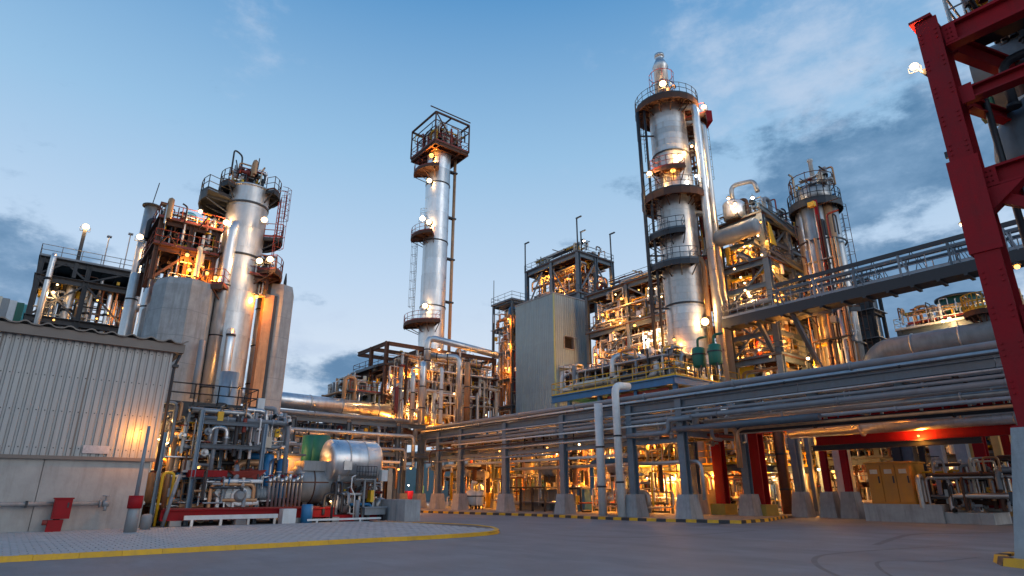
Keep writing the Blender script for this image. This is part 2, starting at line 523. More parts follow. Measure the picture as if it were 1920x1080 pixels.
pv = setting('pavement', MB().add([(p[0], p[1], .115) for p in front] + [(-60, 18.5, .115), (-60, -22, .115)], [tuple(range(len(front) + 2))[::-1]]) or MB(), JOINT) if False else None
b = MB(); poly = [(p[0], p[1]) for p in front] + [(-45, 21), (-60, 21), (-60, -22)]
b.add([(x, y, .115) for x, y in poly], [tuple(range(len(poly)))])
pv = setting('pavement', b, JOINT)
ks = resample(front, 1.0)
RK = random.Random(5)
for i in range(len(ks) - 1):
    a, c = ks[i], ks[i + 1]; d = (c - a).normalized(); x = V(d.y, -d.x, 0)
    a2 = a + d * .004; c2 = c - d * .004; hgt = .14 + RK.uniform(-.002, .002); o_ = x * .11
    k = MB(); lo = [a2 + x * .02, c2 + x * .02, c2 - x * .2, a2 - x * .2]
    hi = [p + V(0, 0, hgt) for p in (a2 - x * .005, c2 - x * .005, c2 - x * .2, a2 - x * .2)]
    k.hexa(lo, hi)
    part('kerb_stone', k, KERB, pv)


def inside(x, y, pl):
    r = False; j = len(pl) - 1
    for i in range(len(pl)):
        if (pl[i][1] > y) != (pl[j][1] > y) and x < (pl[j][0] - pl[i][0]) * (y - pl[i][1]) / (pl[j][1] - pl[i][1]) + pl[i][0]: r = not r
        j = i
    return r


# paving blocks: the 300 nearest the road as single stones, the rest as one field
field = MB(); near = []
inner = [(p[0], p[1]) for p in front] + [(-36, 18.5), (-36, -22)]
shrunk = [(x - (.24 if i < len(out) else 0), y) for i, (x, y) in enumerate(inner)]
sx, ty = .36, .36
row = 0; xx = -21.45
PAVM = []
for q in range(4):
    k = MB(); w = sx / 2 - .012; h = ty / 2 - .012
    k.hexa([(-w, -h, 0), (w, -h, 0), (w, h, 0), (-w, h, 0)], [(-w + .01, -h + .01, .03), (w - .01, -h + .01, .03), (w - .01, h - .01, .03), (-w + .01, h - .01, .03)])
    PAVM.append(k.mesh('paving_stone', PAVER))
cnt = 0
while xx > -33.6:
    yy = -4.5 + (row % 2) * ty / 2
    while yy < 17.4:
        if inside(xx, yy, inner) and inside(xx + .17, yy + .17, inner) and inside(xx + .24, yy + .1, inner) and inside(xx - .1, yy + .32, inner) and inside(xx + .1, yy - .3, inner):
            dz = RK.uniform(-.004, .004)
            if row < 12 and cnt < 300 and -.6 < yy < 9:
                inst('paving_stone', PAVM[0], pv, (xx, yy, .113 + dz)); cnt += 1
            else:
                w = sx / 2 - .012; h = ty / 2 - .012; z = .113 + dz
                field.hexa([(xx - w, yy - h, z), (xx + w, yy - h, z), (xx + w, yy + h, z), (xx - w, yy + h, z)],
                           [(xx - w + .01, yy - h + .01, z + .03), (xx + w - .01, yy - h + .01, z + .03), (xx + w - .01, yy + h - .01, z + .03), (xx - w + .01, yy + h - .01, z + .03)])
        yy += ty
    xx -= sx; row += 1
part('paving_field', field, PAVER, pv, kind='stuff')

# black and yellow kerb along the plant, then round its corner
kline = [at(u, v, z=0)[:2] for u, v in ((600, 955), (700, 958), (780, 961), (900, 965), (1000, 968), (1100, 973), (1200, 977), (1300, 980), (1390, 982), (1440, 978), (1478, 971))]
ks = resample(kline, .62)
b = MB()
for a, c in zip(ks, ks[1:]):
    pass
pl2 = [(p.x, p.y) for p in ks] + [(-24, 47), (-24, 70), (-90, 70), (-90, 29)]
b.add([(x, y, .1) for x, y in pl2], [tuple(range(len(pl2)))])
apron = setting('plant_pavement', b, mat('plant_concrete', (.24, .23, .215), .85, 0, .18, .5, .3, 20, 0, (.1, .09, .08), .6, (1, 1, 1)))
KBLK = mat('black_kerb_paint', (.025, .025, .028), .6, 0, .25, 3, .2, 25, .1, (.1, .09, .07), .4, (2, 2, 2))
for i, (a, c) in enumerate(zip(ks, ks[1:])):
    d = (c - a).normalized(); x = V(d.y, -d.x, 0); k = MB()
    k.hexa([a + x * .02, c + x * .02, c - x * .28, a - x * .28], [p + V(0, 0, .17) for p in (a, c, c - x * .28, a - x * .28)])
    part('kerb_block', k, KBLK if i % 2 else KERB, apron)

# ---------------------------------------------------------------- lamps
LAMPN = [0]
_proto = {}


def lamp_mesh(kind):
    if kind in _proto: return _proto[kind]
    if kind == 'flood':       # box floodlight tilted on a stirrup, faces local +x, slightly down
        h = MB().lathe((0, 0, .18), [(.12, -.3), (.26, -.22), (.38, -.02), (.38, .03)], 16, 0, 's')
        h.box((-.3, -.12, .1), (-.21, .12, .34))
        l = MB().lathe((.02, 0, .18), [(.34, 0), (.31, .09), (.2, .16), (.05, .18)], 16, 0, 's')
        b = MB(); b.bar((-.1, -.46, .2), (-.1, -.46, -.3), .05); b.bar((-.1, .46, .2), (-.1, .46, -.3), .05); b.bar((-.1, -.48, -.3), (-.1, .48, -.3), .06)
        off = (.35, 0, .16)
    elif kind == 'globe':     # well-glass lamp: canopy, glass, guard
        h = MB(); h.lathe((0, 0, .16), [(.1, .22), (.16, .14), (.3, .02), (.31, -.02), (.1, -.02)][::-1], 12)
        l = MB(); l.lathe((0, 0, -.2), [(.03, 0), (.14, .04), (.2, .14), (.2, .26), (.14, .33)], 12)
        b = MB(); b.tube([(0, 0, .36), (0, 0, .7), (-.4, 0, .7)], .03, 6)
        off = (0, 0, -.36)
    elif kind == 'tube':      # twin fluorescent batten along local y
        h = MB(); h.box((-.14, -.75, .02), (.14, .75, .14)); h.box((-.04, -.1, .14), (.04, .1, .3))
        l = MB(); l.tube([(.06, -.7, -.03), (.06, .7, -.03)], .05, 8); l.tube([(-.06, -.7, -.03), (-.06, .7, -.03)], .05, 8)
        b = MB(); b.rod((0, -.6, .14), (0, -.6, .6), .02); b.rod((0, .6, .14), (0, .6, .6), .02)
        off = (0, 0, -.25)
    out_ = (h.mesh('lamp_housing', DARK), {k: l.mesh('lamp_glass', m) for k, m in (('w', EW), ('n', EN), ('s', ES))}, b.mesh('lamp_bracket', DARK), off)
    _proto[kind] = out_
    return out_


TINT = {'w': (1.0, .56, .21), 'n': (1.0, .85, .68), 's': (1.0, .34, .04)}
LIGHTS = {}


def lamp(p, label, power=300, tint='w', kind='globe', yaw=None, group=None, size=1.0, lr=.18):
    hm, lm, bm, off = lamp_mesh(kind)
    lamp_org = p
    if yaw is None: yaw = math.atan2(-p[1], -p[0])
    o = thing({'flood': 'floodlight', 'globe': 'bulkhead_lamp', 'tube': 'strip_lamp'}[kind], label, 'lamp', p, group, yaw)
    inst('housing', hm, o); inst('lens', lm[tint], o); inst('bracket', bm, o)
    o.scale = (size * (.66 if kind == 'flood' else .56),) * 3
    power *= .95 if p[2] > 7.3 else ((1.9 if p[0] < -25 else 1.0) if p[1] > 34 else 1.2)
    key = (round(power), tint)
    if key not in LIGHTS:
        ld = bpy.data.lights.new('lamp_light', 'POINT'); ld.energy = power; ld.color = TINT[tint]; ld.shadow_soft_size = lr
        LIGHTS[key] = ld
    lo = bpy.data.objects.new('lamp_light', LIGHTS[key]); COL.objects.link(lo); lo.parent = o; lo.location = off
    return o


# ---------------------------------------------------------------- builders for plant structures
def tower(name, label, cat, c, z0, z1, r, ring_h=1.2, m=ALU, bands=(), top='dome', r_top=None, n=36):
    o = thing(name, label, cat, (c[0], c[1], z0))
    part('core', MB().lathe((c[0], c[1], z0), [(r - .05, 0), (r - .05, z1 - z0)], n), DARK, o)
    k = MB(); k.lathe((0, 0, 0), [(r, .008), (r, ring_h - .05)], n, cap=False); k.lathe((0, 0, 0), [(r - .04, ring_h - .05), (r + .016, ring_h - .05), (r + .016, ring_h), (r - .04, ring_h)], n, cap=False, smooth=False)
    k.box((r - .01, -.04, .0), (r + .02, .04, ring_h - .06))
    me = k.mesh('cladding_ring', m); z = z0; q = 0
    while z < z1 - .3:
        f = min(1, (z1 - z) / ring_h)
        inst('cladding_ring', me, o, (0, 0, z - z0), q * 2.1, (1, 1, f)); z += ring_h; q += 1
    if top == 'dome':
        part('head', MB().lathe((c[0], c[1], z1), [(r + .01, 0), (r * .9, r * .25), (r * .6, r * .45), (r * .15, r * .52)], n), m, o)
    else:
        part('head', MB().lathe((c[0], c[1], z1), [(r + .08, 0), (r + .08, .15), (r * .4, .35), (.3, .4)], n), m, o)
    for zb in bands:
        part('band', MB().ring((c[0], c[1], zb), r, .07, .16, n), DARK, o)
    return o


def platform(o, c, z, ri, ro, a0=0, a1=360, m=DARK, rm=DARK, seg=None, thick=.28, brackets=True, h=1.15):
    """annular gallery with brackets, and its handrail as sub-part"""
    A0, A1 = math.radians(a0), math.radians(a1); n = seg or max(6, int((a1 - a0) / 14))
    b = MB().ring((c[0], c[1], z), ri, ro - ri, .08, n, 0, A0, A1)
    b.ring((c[0], c[1], z - thick), ro - .08, .08, thick, n, 0, A0, A1)
    if brackets:
        for j in range(0, n + 1, 2):
            a = A0 + (A1 - A0) * j / n; ca, sa = math.cos(a), math.sin(a)
            b.bar((c[0] + ri * ca, c[1] + ri * sa, z - .1), (c[0] + ro * ca, c[1] + ro * sa, z - .1), .1, .2)
            b.bar((c[0] + ri * ca, c[1] + ri * sa, z - 1.0), (c[0] + (ro - .1) * ca, c[1] + (ro - .1) * sa, z - .15), .08)
    d = part('platform', b, m, o)
    pts = [(c[0] + (ro - .05) * math.cos(A0 + (A1 - A0) * j / n), c[1] + (ro - .05) * math.sin(A0 + (A1 - A0) * j / n), z + .08) for j in range(n + 1)]
    if a1 - a0 < 355:
        pts = [(c[0] + ri * math.cos(A0), c[1] + ri * math.sin(A0), z + .08)] + pts + [(c[0] + ri * math.cos(A1), c[1] + ri * math.sin(A1), z + .08)]
    part('handrail', MB().rail(pts, h, 0, 1.3), rm, d)
    return d


def ladder(o, p, z0, z1, a, m=DARK, cage=True):
    l = part('ladder', MB().ladder((p[0], p[1], z0), z1 - z0, a), m, o)
    if cage: part('cage', MB().cage((p[0], p[1], z0), z1 - z0, a), m, l)
    return l


def frame(o, ss, ts, zs, m=STEEL, cw=.35, bh=.4, decks=(), rails=(), deckm=DARK, railm=STEEL, braces=(), skip=(), joists=1.2, beams=True):
    """bolted steel frame: each column, beam and brace its own part; decks = level indexes, rails likewise"""
    zb = zs[0]
    h = zs[-1] - zb
    cme = MB().ibeam((0, 0, 0), (0, 0, h), cw, cw).mesh('column', m)
    org = ORG[o]
    for i, s in enumerate(ss):
        for j, t in enumerate(ts):
            if (i, j) in skip: continue
            inst('column', cme, o, (s - org[0], t - org[1], zb - org[2]))
    lib = {}
    for z in zs[1:]:
        if not beams: break
        for j, t in enumerate(ts):
            for i in range(len(ss) - 1):
                L_ = abs(ss[i + 1] - ss[i]) - cw
                k = ('s', round(L_, 3))
                if k not in lib: lib[k] = MB().ibeam((0, 0, 0), (L_, 0, 0), bh * .5, bh).mesh('beam', m)
                inst('beam', lib[k], o, (min(ss[i], ss[i + 1]) + cw / 2 - org[0], t - org[1], z - bh / 2 - org[2]))
        for i, s in enumerate(ss):
            for j in range(len(ts) - 1):
                L_ = abs(ts[j + 1] - ts[j]) - cw
                k = ('t', round(L_, 3))
                if k not in lib: lib[k] = MB().ibeam((0, 0, 0), (0, L_, 0), bh * .5, bh).mesh('beam', m)
                inst('beam', lib[k], o, (s - org[0], min(ts[j], ts[j + 1]) + cw / 2 - org[1], z - bh / 2 - .003 - org[2]))
    s0, s1, t0, t1 = min(ss), max(ss), min(ts), max(ts)
    for q in decks:
        z = zs[q]; b = MB(); b.box((s0 - .3, t0 - .3, z + .004), (s1 + .3, t1 + .3, z + .06))
        k = t0 + joists
        while k < t1 - .3:
            b.box((s0 + .2, k - .05, z - .22), (s1 - .2, k + .05, z)); k += joists
        d = part('deck', b, deckm, o)
        if q in rails:
            part('handrail', MB().rail([(s0 - .25, t0 - .25, z + .06), (s1 + .25, t0 - .25, z + .06), (s1 + .25, t1 + .25, z + .06), (s0 - .25, t1 + .25, z + .06), (s0 - .25, t0 - .25, z + .06)], 1.1), railm, d)
    for p, q in braces:
        part('brace', MB().bar(p, q, .16, .16), m, o)


PIPE_HUE = ['silver', 'dull silver', 'grey', 'tan', 'rusty', 'dark', 'white', 'yellow', 'red', 'cream', 'blue', 'shiny']
PIPE_MATS = [GALV, ALUD, LSTEEL, COPPER, RUST, DARK, WHITE, YEL, OXIDE, CREAM, BLUE, ALU]


def clutter(parent, reg, n, seed, label, group, big=8, rmax=.28, wts=None, name='pipework', flow=None, drums=0, dlabel=None):
    """runs of process piping filling a bay: the fattest runs are things of their own, the tangle is one part"""
    n = int(n * 1.7); big = max(1, int(big * .68)) if big > 1 else 1; R = random.Random(seed); s0, s1, t0, t1, z0, z1 = reg
    wts = wts or [5, 4, 3, 3, 2, 2.5, 1.5, .8, .6, 1.5, .3, 3]
    tang = MB(); bigs = []
    D = (s1 - s0, t1 - t0, z1 - z0)
    lev = [z0 + D[2] * (i + .5) / max(2, int(D[2] / 1.1)) for i in range(max(2, int(D[2] / 1.1)))]

    def rp(): return [R.uniform(s0, s1), R.uniform(t0, t1), R.uniform(z0, z1)]
    for i in range(n):
        r = min(rmax, .035 + .09 * R.expovariate(1.6)); mi = R.choices(range(len(PIPE_MATS)), wts)[0]
        k = R.random(); p = rp()
        if k < .4:
            ax = 0 if R.random() < .6 else 1
            p[2] = R.choice(lev) + R.uniform(-.2, .2); L_ = D[ax] * R.uniform(.25, .95)
            a = R.uniform((s0, t0)[ax], (s1, t1)[ax] - L_); A = list(p); B = list(p); A[ax] = a; B[ax] = a + L_
            pts = [A, B]
            if R.random() < .6: pts.append([B[0], B[1], max(z0, min(z1, B[2] + R.choice((-1, 1)) * R.uniform(.8, 3)))])
            if R.random() < .4: pts.insert(0, [A[0], A[1], max(z0, A[2] - R.uniform(.8, 3))])
            if R.random() < .3:
                e = list(pts[-1]); e[1 - ax] += R.uniform(-2, 2); pts.append(e)
        elif k < .68:
            L_ = D[2] * R.uniform(.25, .9); zb = R.uniform(z0, z1 - L_); pts = [[p[0], p[1], zb], [p[0], p[1], zb + L_]]
            if R.random() < .5:
                ax = R.choice((0, 1)); e = list(pts[-1]); e[ax] += R.choice((-1, 1)) * R.uniform(.6, 2.2); pts.append(e)
                if R.random() < .5: pts.append([e[0], e[1], e[2] - R.uniform(.5, 2)])
        elif k < .78:
            w = R.uniform(.5, 1.6); hh = R.uniform(.8, 2.5); ax = R.choice((0, 1)); q = list(p); q[ax] += w
            pts = [p, [p[0], p[1], p[2] + hh], [q[0], q[1], q[2] + hh], q]
        elif k < .86:       # valve with a handwheel
            tang.tube([(p[0] - .5, p[1], p[2]), (p[0] + .5, p[1], p[2])], .09, 6, mi)
            tang.lathe((p[0] - .12, p[1], p[2]), [(.2, 0), (.2, .24)], 8, mi, 's'); tang.rod(p, (p[0], p[1], p[2] + .5), .04, mi)
            tang.lathe((p[0], p[1], p[2] + .5), [(.24, 0), (.24, .05)], 10, R.choice((7, 8, 5))); continue
        elif k < .92:       # junction box / instrument cabinet
            w, d, h = R.uniform(.2, .6), R.uniform(.2, .45), R.uniform(.3, .9)
            tang.box(p, (p[0] + w, p[1] + d, p[2] + h), R.choice((2, 6, 9, 5, 7))); tang.rod((p[0] + w / 2, p[1] + d / 2, p[2] + h), (p[0] + w / 2, p[1] + d / 2, min(z1, p[2] + h + 2)), .03, 2); continue
        else:               # cable tray
            ax = 0; L_ = D[0] * R.uniform(.3, .8); a = R.uniform(s0, s1 - L_); z = R.choice(lev)
            tang.box((a, p[1], z), (a + L_, p[1] + .4, z + .09), R.choice((2, 5, 1))); continue
        pts = [[min(max(q[0], s0 - .4), s1 + .4), min(max(q[1], t0 - .4), t1 + .4), min(max(q[2], z0), z1 + .3)] for q in pts]
        pts = [q for i_, q in enumerate(pts) if i_ == 0 or (V(q) - V(pts[i_ - 1])).length > .05]
        if len(pts) < 2: continue
        if r > .13 and len(bigs) < big: bigs.append((pts, r, mi))
        else: tang.tube(pts, r, 6, mi, None, False)
        if r > .1 and R.random() < .6:   # flanges
            a, c = V(pts[0]), V(pts[1]); f = a.lerp(c, R.uniform(.2, .8)); d = (c - a).normalized()
            tang.tube([f - d * .05, f + d * .05], r * 1.5, 8, mi)
    part(name, tang, PIPE_MATS, parent, kind='stuff')
    for pts, r, mi in bigs:
        o = pts[0]
        b = MB().tube(pts, r, 10)
        a, c = V(pts[0]), V(pts[1]); d = (c - a).normalized()
        form = 'looped' if len(pts) > 3 else 'bent' if len(pts) == 3 else 'upright' if abs(d.z) > .7 else 'level'
        th = thing('process_pipe', '%s%s %s %s' % ('fat ' if r > .2 else '', PIPE_HUE[mi], form, label), 'pipe', o, group)
        part('pipe_run', b, PIPE_MATS[mi], th)
        for f in (.02, .5): q = a.lerp(c, f); part('flange', MB().tube([q - d * .06, q + d * .06], r * 1.45, 10), PIPE_MATS[mi], th)
    for i in range(drums):
        p = rp(); p[2] = R.choice([z0 + .2, z0 + D[2] * .5])
        p[0] = min(max(p[0], s0 + .6), s1 - 2.2); p[1] = min(max(p[1], t0 + .6), t1 - 2.2)
        ax_ = R.choice('zzss'); q_ = R.randrange(6)
        drum_thing(p, R.uniform(.3, .52), R.uniform(1.0, 1.7), ax_, (ALU, ALUD, WHITE, COPPER, GRAYP, CREAM)[q_], ('shiny', 'silver', 'white', 'tan', 'grey', 'cream')[q_] + (' upright ' if ax_ == 'z' else ' level ') + (dlabel or 'process drum'), group and group.replace('pipes', 'drums'))


def drum_thing(p, r, h, axis, m, label, group=None, name='process_drum'):
    o = thing(name, label, 'tank', p, group)
    if axis == 'z':
        part('shell', MB().drum((p[0], p[1], p[2] + .7 + r * .3), r, h, 'z', 18), m, o)
        for a in (45, 135, 225, 315):
            ca, sa = math.cos(math.radians(a)) * r * .85, math.sin(math.radians(a)) * r * .85
            part('leg', MB().bar((p[0] + ca, p[1] + sa, p[2]), (p[0] + ca, p[1] + sa, p[2] + 1.1 + r * .3), .09), DARK, o)
        part('nozzle', MB().tube([(p[0], p[1], p[2] + .7 + r * .3 + h), (p[0], p[1], p[2] + h + r + 1.2), (p[0] + .8, p[1], p[2] + h + r + 1.2)], r * .2, 8), m, o)
        part('band', MB().ring((p[0], p[1], p[2] + 1 + h * .5), r, .04, .1, 18), DARK, o)
    else:
        part('shell', MB().drum((p[0], p[1], p[2] + r + .5), r, h, axis, 18), m, o)
        for f in (.2, .75):
            q = (p[0] + (h * f if axis == 's' else 0), p[1] + (h * f if axis == 't' else 0), p[2])
            w = (.1, r * .7) if axis == 's' else (r * .7, .1)
            part('saddle', MB().box((q[0] - w[0], q[1] - w[1], q[2]), (q[0] + w[0], q[1] + w[1], q[2] + r * .45 + .5)), DARK, o)
        q = (p[0] + (h * .5 if axis == 's' else 0), p[1] + (h * .5 if axis == 't' else 0), p[2] + 2 * r + .4)
        part('nozzle', MB().tube([q, add(q, (0, 0, .6)), add(q, (.7, .5, .6))], r * .18, 8), m, o)
    return o

# ================================================================ large structures
# ---- shed with corrugated cladding
S0 = -33.4; T1 = 5.3; T0 = -11
shed = thing('shed', 'shed of ribbed pale grey cladding over a pale concrete base beside the paved island', 'shed', (S0, T1, 0))
ZC, ZR = 3.12, 8.2
tj = at(75, 900, s=S0)[1]
edges = [T1 - .12, tj, tj - 3.85, tj - 7.7, T0]
for a, c in zip(edges, edges[1:]):
    part('base_panel', MB().box((S0 - .25, a - .012, .1), (S0 - .05, c + .012, ZC - .1)), CONCW, shed)
part('flashing', MB().box((S0 - .2, T0, ZC - .098), (S0 + .12, T1 + .06, ZC + .05)), TRIM, shed)
c = MB(); prof = []; t = T0
while t < T1 - .05:
    prof += [(0, t), (0, t + .17), (-.07, t + .2), (-.07, t + .27), (0, t + .3)]; t += .30
prof = [(S0 + .06 + a, min(b_, T1)) for a, b_ in prof] + [(S0 + .06, T1), (S0 - .6, T1)]
m_ = len(prof)
c.add([(a, b_, ZC + .05) for a, b_ in prof] + [(a, b_, ZR) for a, b_ in prof], [(i, i + 1, m_ + i + 1, m_ + i) for i in range(m_ - 1)])
part('cladding', c, SHEDC, shed)
scw = MB(); t = T0 + .1
while t < T1 - .2:
    for z in (ZC + .35, ZC + 1.9, ZC + 3.4, ZR - .25): scw.box((S0 + .06, t - .022, z), (S0 + .075, t + .022, z + .04))
    t += .3
part('screw', scw, DARK, shed, kind='stuff')
for k, t in enumerate((T1 - 3.27, T1 - 6.57, T1 - 9.87)): part('sheet_lap', MB().box((S0 + .061, t, ZC + .06), (S0 + .068, t + .05, ZR - .05)), TRIM, shed)
part('fascia', MB().box((S0 + .13, T0, ZR - .04), (S0 + .36, T1 + .42, ZR + .38)).box((S0 - 9, T1 + .22, ZR - .03), (S0 + .13, T1 + .42, ZR + .37)), TRIM, shed)
r_ = MB(); vs = []; nn = 0; t = T0
while t <= T1 + .55:
    w = .10 * max(-.3, math.sin(2 * PI * t / .8)); vs += [(S0 + .5, t, ZR + .46 + w), (S0 + .5, t, ZR + .40 + w), (S0 - 9, t, ZR + .96 + w)]; t += .1; nn += 1
r_.add(vs, [(3 * i, 3 * i + 1, 3 * i + 4, 3 * i + 3) for i in range(nn - 1)] + [(3 * i + 3, 3 * i + 5, 3 * i + 2, 3 * i) for i in range(nn - 1)])
part('roof', r_, TRIM, shed)
part('side_wall', MB().box((S0 - 9, T1 - .3, .1), (S0 - .62, T1 - .02, ZR)).box((S0 - 9, T0, .1), (S0 - 8.8, T1 - .31, ZR)), SHEDC, shed)
part('downpipe', MB().tube([(S0 + .25, T1 + .3, ZR - .1), (S0 + .1, T1 + .14, ZR - .7), (S0 + .1, T1 + .14, ZC - .5)], .07, 8), DARK, shed)
part('gutter_bracket', MB().box((S0 + .02, T1 + .05, ZR - .75), (S0 + .3, T1 + .3, ZR - .62)), DARK, shed)
q = at(180, 843, s=S0 + .1)
sg = thing('wall_sign', 'small blank white placard fixed low on the ribbed shed cladding', 'sign', q)
part('plate', MB().box((q[0] + .03, q[1] - .5, q[2] - .17), (q[0] + .06, q[1] + .5, q[2] + .17)), mat('faded_plate', (.4, .4, .42), .5, 0, .25, 6, 0, 1, 0, (.25, .25, .27), .7, (6, 6, 6)), sg)
part('mount', MB().box((q[0] - .1, q[1] - .4, q[2] - .05), (q[0] + .03, q[1] + .4, q[2] + .05)), DARK, sg)
# wall pipe, hydrant cabinets, sleeved pole
a = at(192, 944, s=S0 + .25); z = a[2]
wp = thing('wall_pipe', 'grey water pipe along the foot of the shed wall ending in a valve', 'pipe', (a[0], a[1], z))
part('pipe_run', MB().tube([(a[0], T0, z), (a[0], a[1] - .1, z)], .085, 10), GRAYP, wp)
v_ = MB(); v_.lathe((a[0], a[1] - .12, z), [(.17, 0), (.17, .06)], 12, 0, 't'); v_.lathe((a[0], a[1], z), [(.13, 0), (.15, .1), (.13, .25)], 12, 0, 't')
v_.rod((a[0], a[1] + .1, z), (a[0], a[1] + .1, z + .3), .03); v_.lathe((a[0], a[1] + .1, z + .3), [(.15, 0), (.15, .04)], 12); v_.tube([(a[0], a[1] + .12, z), (a[0] + .1, a[1] + .12, z - .3)], .06, 8)
part('valve', v_, GRAYP, wp)
for tb in (-4.5, .9, 2.2): part('clip', MB().box((S0 - .06, tb, z - .13), (a[0] + .1, tb + .08, z + .13)), DARK, wp)
q = at(100, 999, s=S0 + .55, ); q = (S0 + .55, q[1], .115)
hy = thing('hydrant_cabinet', 'two stacked red fire hydrant cabinets against the pale shed base', 'hydrant', q)
zb = at(105, 968, s=q[0])[2]; zt = at(108, 936, s=q[0])[2]
part('lower_cabinet', MB().hexa([(q[0] - .2, q[1] - .3, .12), (q[0] + .16, q[1] - .3, .12), (q[0] + .16, q[1] + .22, .12), (q[0] - .2, q[1] + .22, .12)],
                                [(q[0] - .2, q[1] - .28, zb - .14), (q[0] + .16, q[1] - .28, zb - .14), (q[0] + .16, q[1] + .24, zb - .14), (q[0] - .2, q[1] + .24, zb - .14)]), RED, hy)
up = part('upper_cabinet', MB().box((q[0] - .22, q[1] - .2, zb - .1), (q[0] + .2, q[1] + .42, zt)), RED, hy)
part('lid', MB().box((q[0] - .25, q[1] - .24, zt + .003), (q[0] + .24, q[1] + .46, zt + .06)), RED, up)
part('door', MB().box((q[0] + .204, q[1] - .15, zb), (q[0] + .225, q[1] + .37, zt - .08)), RED, up)
part('latch', MB().box((q[0] + .228, q[1] + .26, (zb + zt) / 2), (q[0] + .26, q[1] + .31, (zb + zt) / 2 + .2)), DARK, up)
part('hose_outlet', MB().lathe((q[0], q[1] - .3, .5), [(.1, -.16), (.1, -.02), (.13, 0)], 10, 0, 't'), OXIDE, hy)
part('neck', MB().lathe((q[0], q[1], zb - .14), [(.12, 0), (.12, .04)], 10), DARK, hy)
q = at(243, 999, z=.115); zt = at(272, 797, s=q[0])[2]
po = thing('lamp_pole', 'slender pole with a red collar at the corner of the shed', 'pole', q)
part('sleeve', MB().lathe(q, [(.24, 0), (.22, 1.25)], 14), GRAYP, po)
part('collar', MB().lathe((q[0], q[1], 1.05), [(.27, 0), (.27, .5)], 14), RED, po)
part('mast', MB().lathe((q[0], q[1], 1.365), [(.085, 0), (.055, zt - 1.4)], 12), LSTEEL, po)
a = at(264, 808, s=S0 + .8)
lamp(a, 'small hooded lamp between the slender pole and the shed cladding', 150, 's', 'globe', size=.3, yaw=PI, lr=.1)
q = at(271, 994, z=.115)
solo('bollard', 'short blue grey pot standing beside the red collared pole', 'bollard', MB().lathe(q, [(.2, 0), (.22, .5), (.2, .62), (.1, .66)], 14), GRAYP, q)

# ---- striped panels peeking over the shed
q = at(20, 570, Y=60)
sp = thing('striped_tank', 'banded silo of white, grey and green panels behind the shed roof', 'silo', (q[0], q[1], 8))
for i, (mm, dw) in enumerate(((WHITE, .9), (TEALW, .35), (CREAM, .8), (GRAYP, .7), (WHITE, .5), (GREEN, .55), (CYAN, .3))):
    b0 = q[1] - 2.6 + i * .62
    part('panel', MB().box((q[0] - .8, b0, 8), (q[0], b0 + .6, q[2] + .9 - i * .12)), mm, sp)

# ---- dark open frame behind the shed
df = thing('dark_steel_frame', 'dark open steel frame of decks and pipes rising behind the shed roof', 'structure', (-72, -1.5, 0))
frame(df, [-72, -67], [-1.2, 2.4, 6], [6, 13.5, 16.5, 20.3, 22.0], DARK, .4, .5, (1, 2, 3, 4), (4,), DARK, LSTEEL,
      [((-67, -1.2, 20.4), (-67, .6, 21.8)), ((-67, 2.4, 20.4), (-67, .6, 21.8)), ((-67, 6, 16.6), (-67, 2.4, 20)), ((-72, -1.2, 16.6), (-67, -1.2, 20)), ((-72, -1.2, 20), (-67, -1.2, 16.6)), ((-67, -1.2, 16.5), (-67, 2.4, 20)), ((-67, 2.4, 16.5), (-67, -1.2, 20)), ((-67, -1.2, 13.5), (-67, 2.4, 16.3)), ((-67, 2.4, 20.3), (-67, 6, 22))])
clutter(df, (-71.5, -67.3, -1, 5.8, 12, 21), 70, 3, 'pipe run inside the dark frame behind the shed', 'pipes in the dark frame', 7, .24, [4, 3, 4, 2, 2, 5, 2, .3, .5, .6, .2, 3])
for i, (u0, v0, u1, v1, rr) in enumerate(((70, 602, 97, 475, .24), (118, 610, 136, 500, .38), (150, 612, 163, 520, .22), (192, 622, 213, 528, .22), (160, 600, 172, 540, .16), (230, 630, 240, 560, .16))):
    a = at(u0, v0, s=-66.3 + .2 * (i % 2) if i == 0 else -67.5 - .4 * (i % 3)); zt = min(at(u1, v1, s=a[0])[2], 20.0 if i else 99)
    th = thing('riser_pipe', 'pale upright pipe standing against the dark frame behind the shed', 'pipe', (a[0], a[1], 5), 'upright pipes at the dark frame')
    part('pipe_run', MB().tube([(a[0], a[1], 5), (a[0], a[1], zt), (a[0] - 1.2, a[1], zt)], rr, 12), (ALU, ALUD, WHITE)[i % 3], th)
    part('flange', MB().lathe((a[0], a[1], zt - 2.5), [(rr * 1.4, 0), (rr * 1.4, .2)], 12), DARK, th)
a = at(150, 470, s=-67); zt = at(160, 428, s=-67)[2]
mp = solo('lamp_mast', 'mast rising from the top of the dark frame with a lit lamp', 'mast', MB().bar((a[0], a[1], 20.5), (a[0], a[1], zt), .3), DARK, (a[0], a[1], 20.5))
lamp((a[0], a[1], zt), 'bright lamp on the mast of the dark frame behind the shed', 500, 'w', 'flood', size=1.3)
for u, v in ((205, 445), (245, 440)):
    a = at(u, v, s=-67); solo('aerial_rod', 'thin aerial rod on the dark frame', 'aerial', MB().rod((a[0], a[1], 22), a, .05).box((a[0] - .2, a[1] - .2, a[2]), (a[0] + .2, a[1] + .2, a[2] + .12)), LSTEEL, (a[0], a[1], 22), 'aerial rods on the dark frame')
for u, v, tt in ((100, 548, 'w'), (232, 578, 's'), (238, 592, 'w')):
    lamp(at(u, v, s=-66.6), 'work lamp glowing in the dark frame behind the shed', 220, tt, group='lamps in the dark frame', size=1.1)

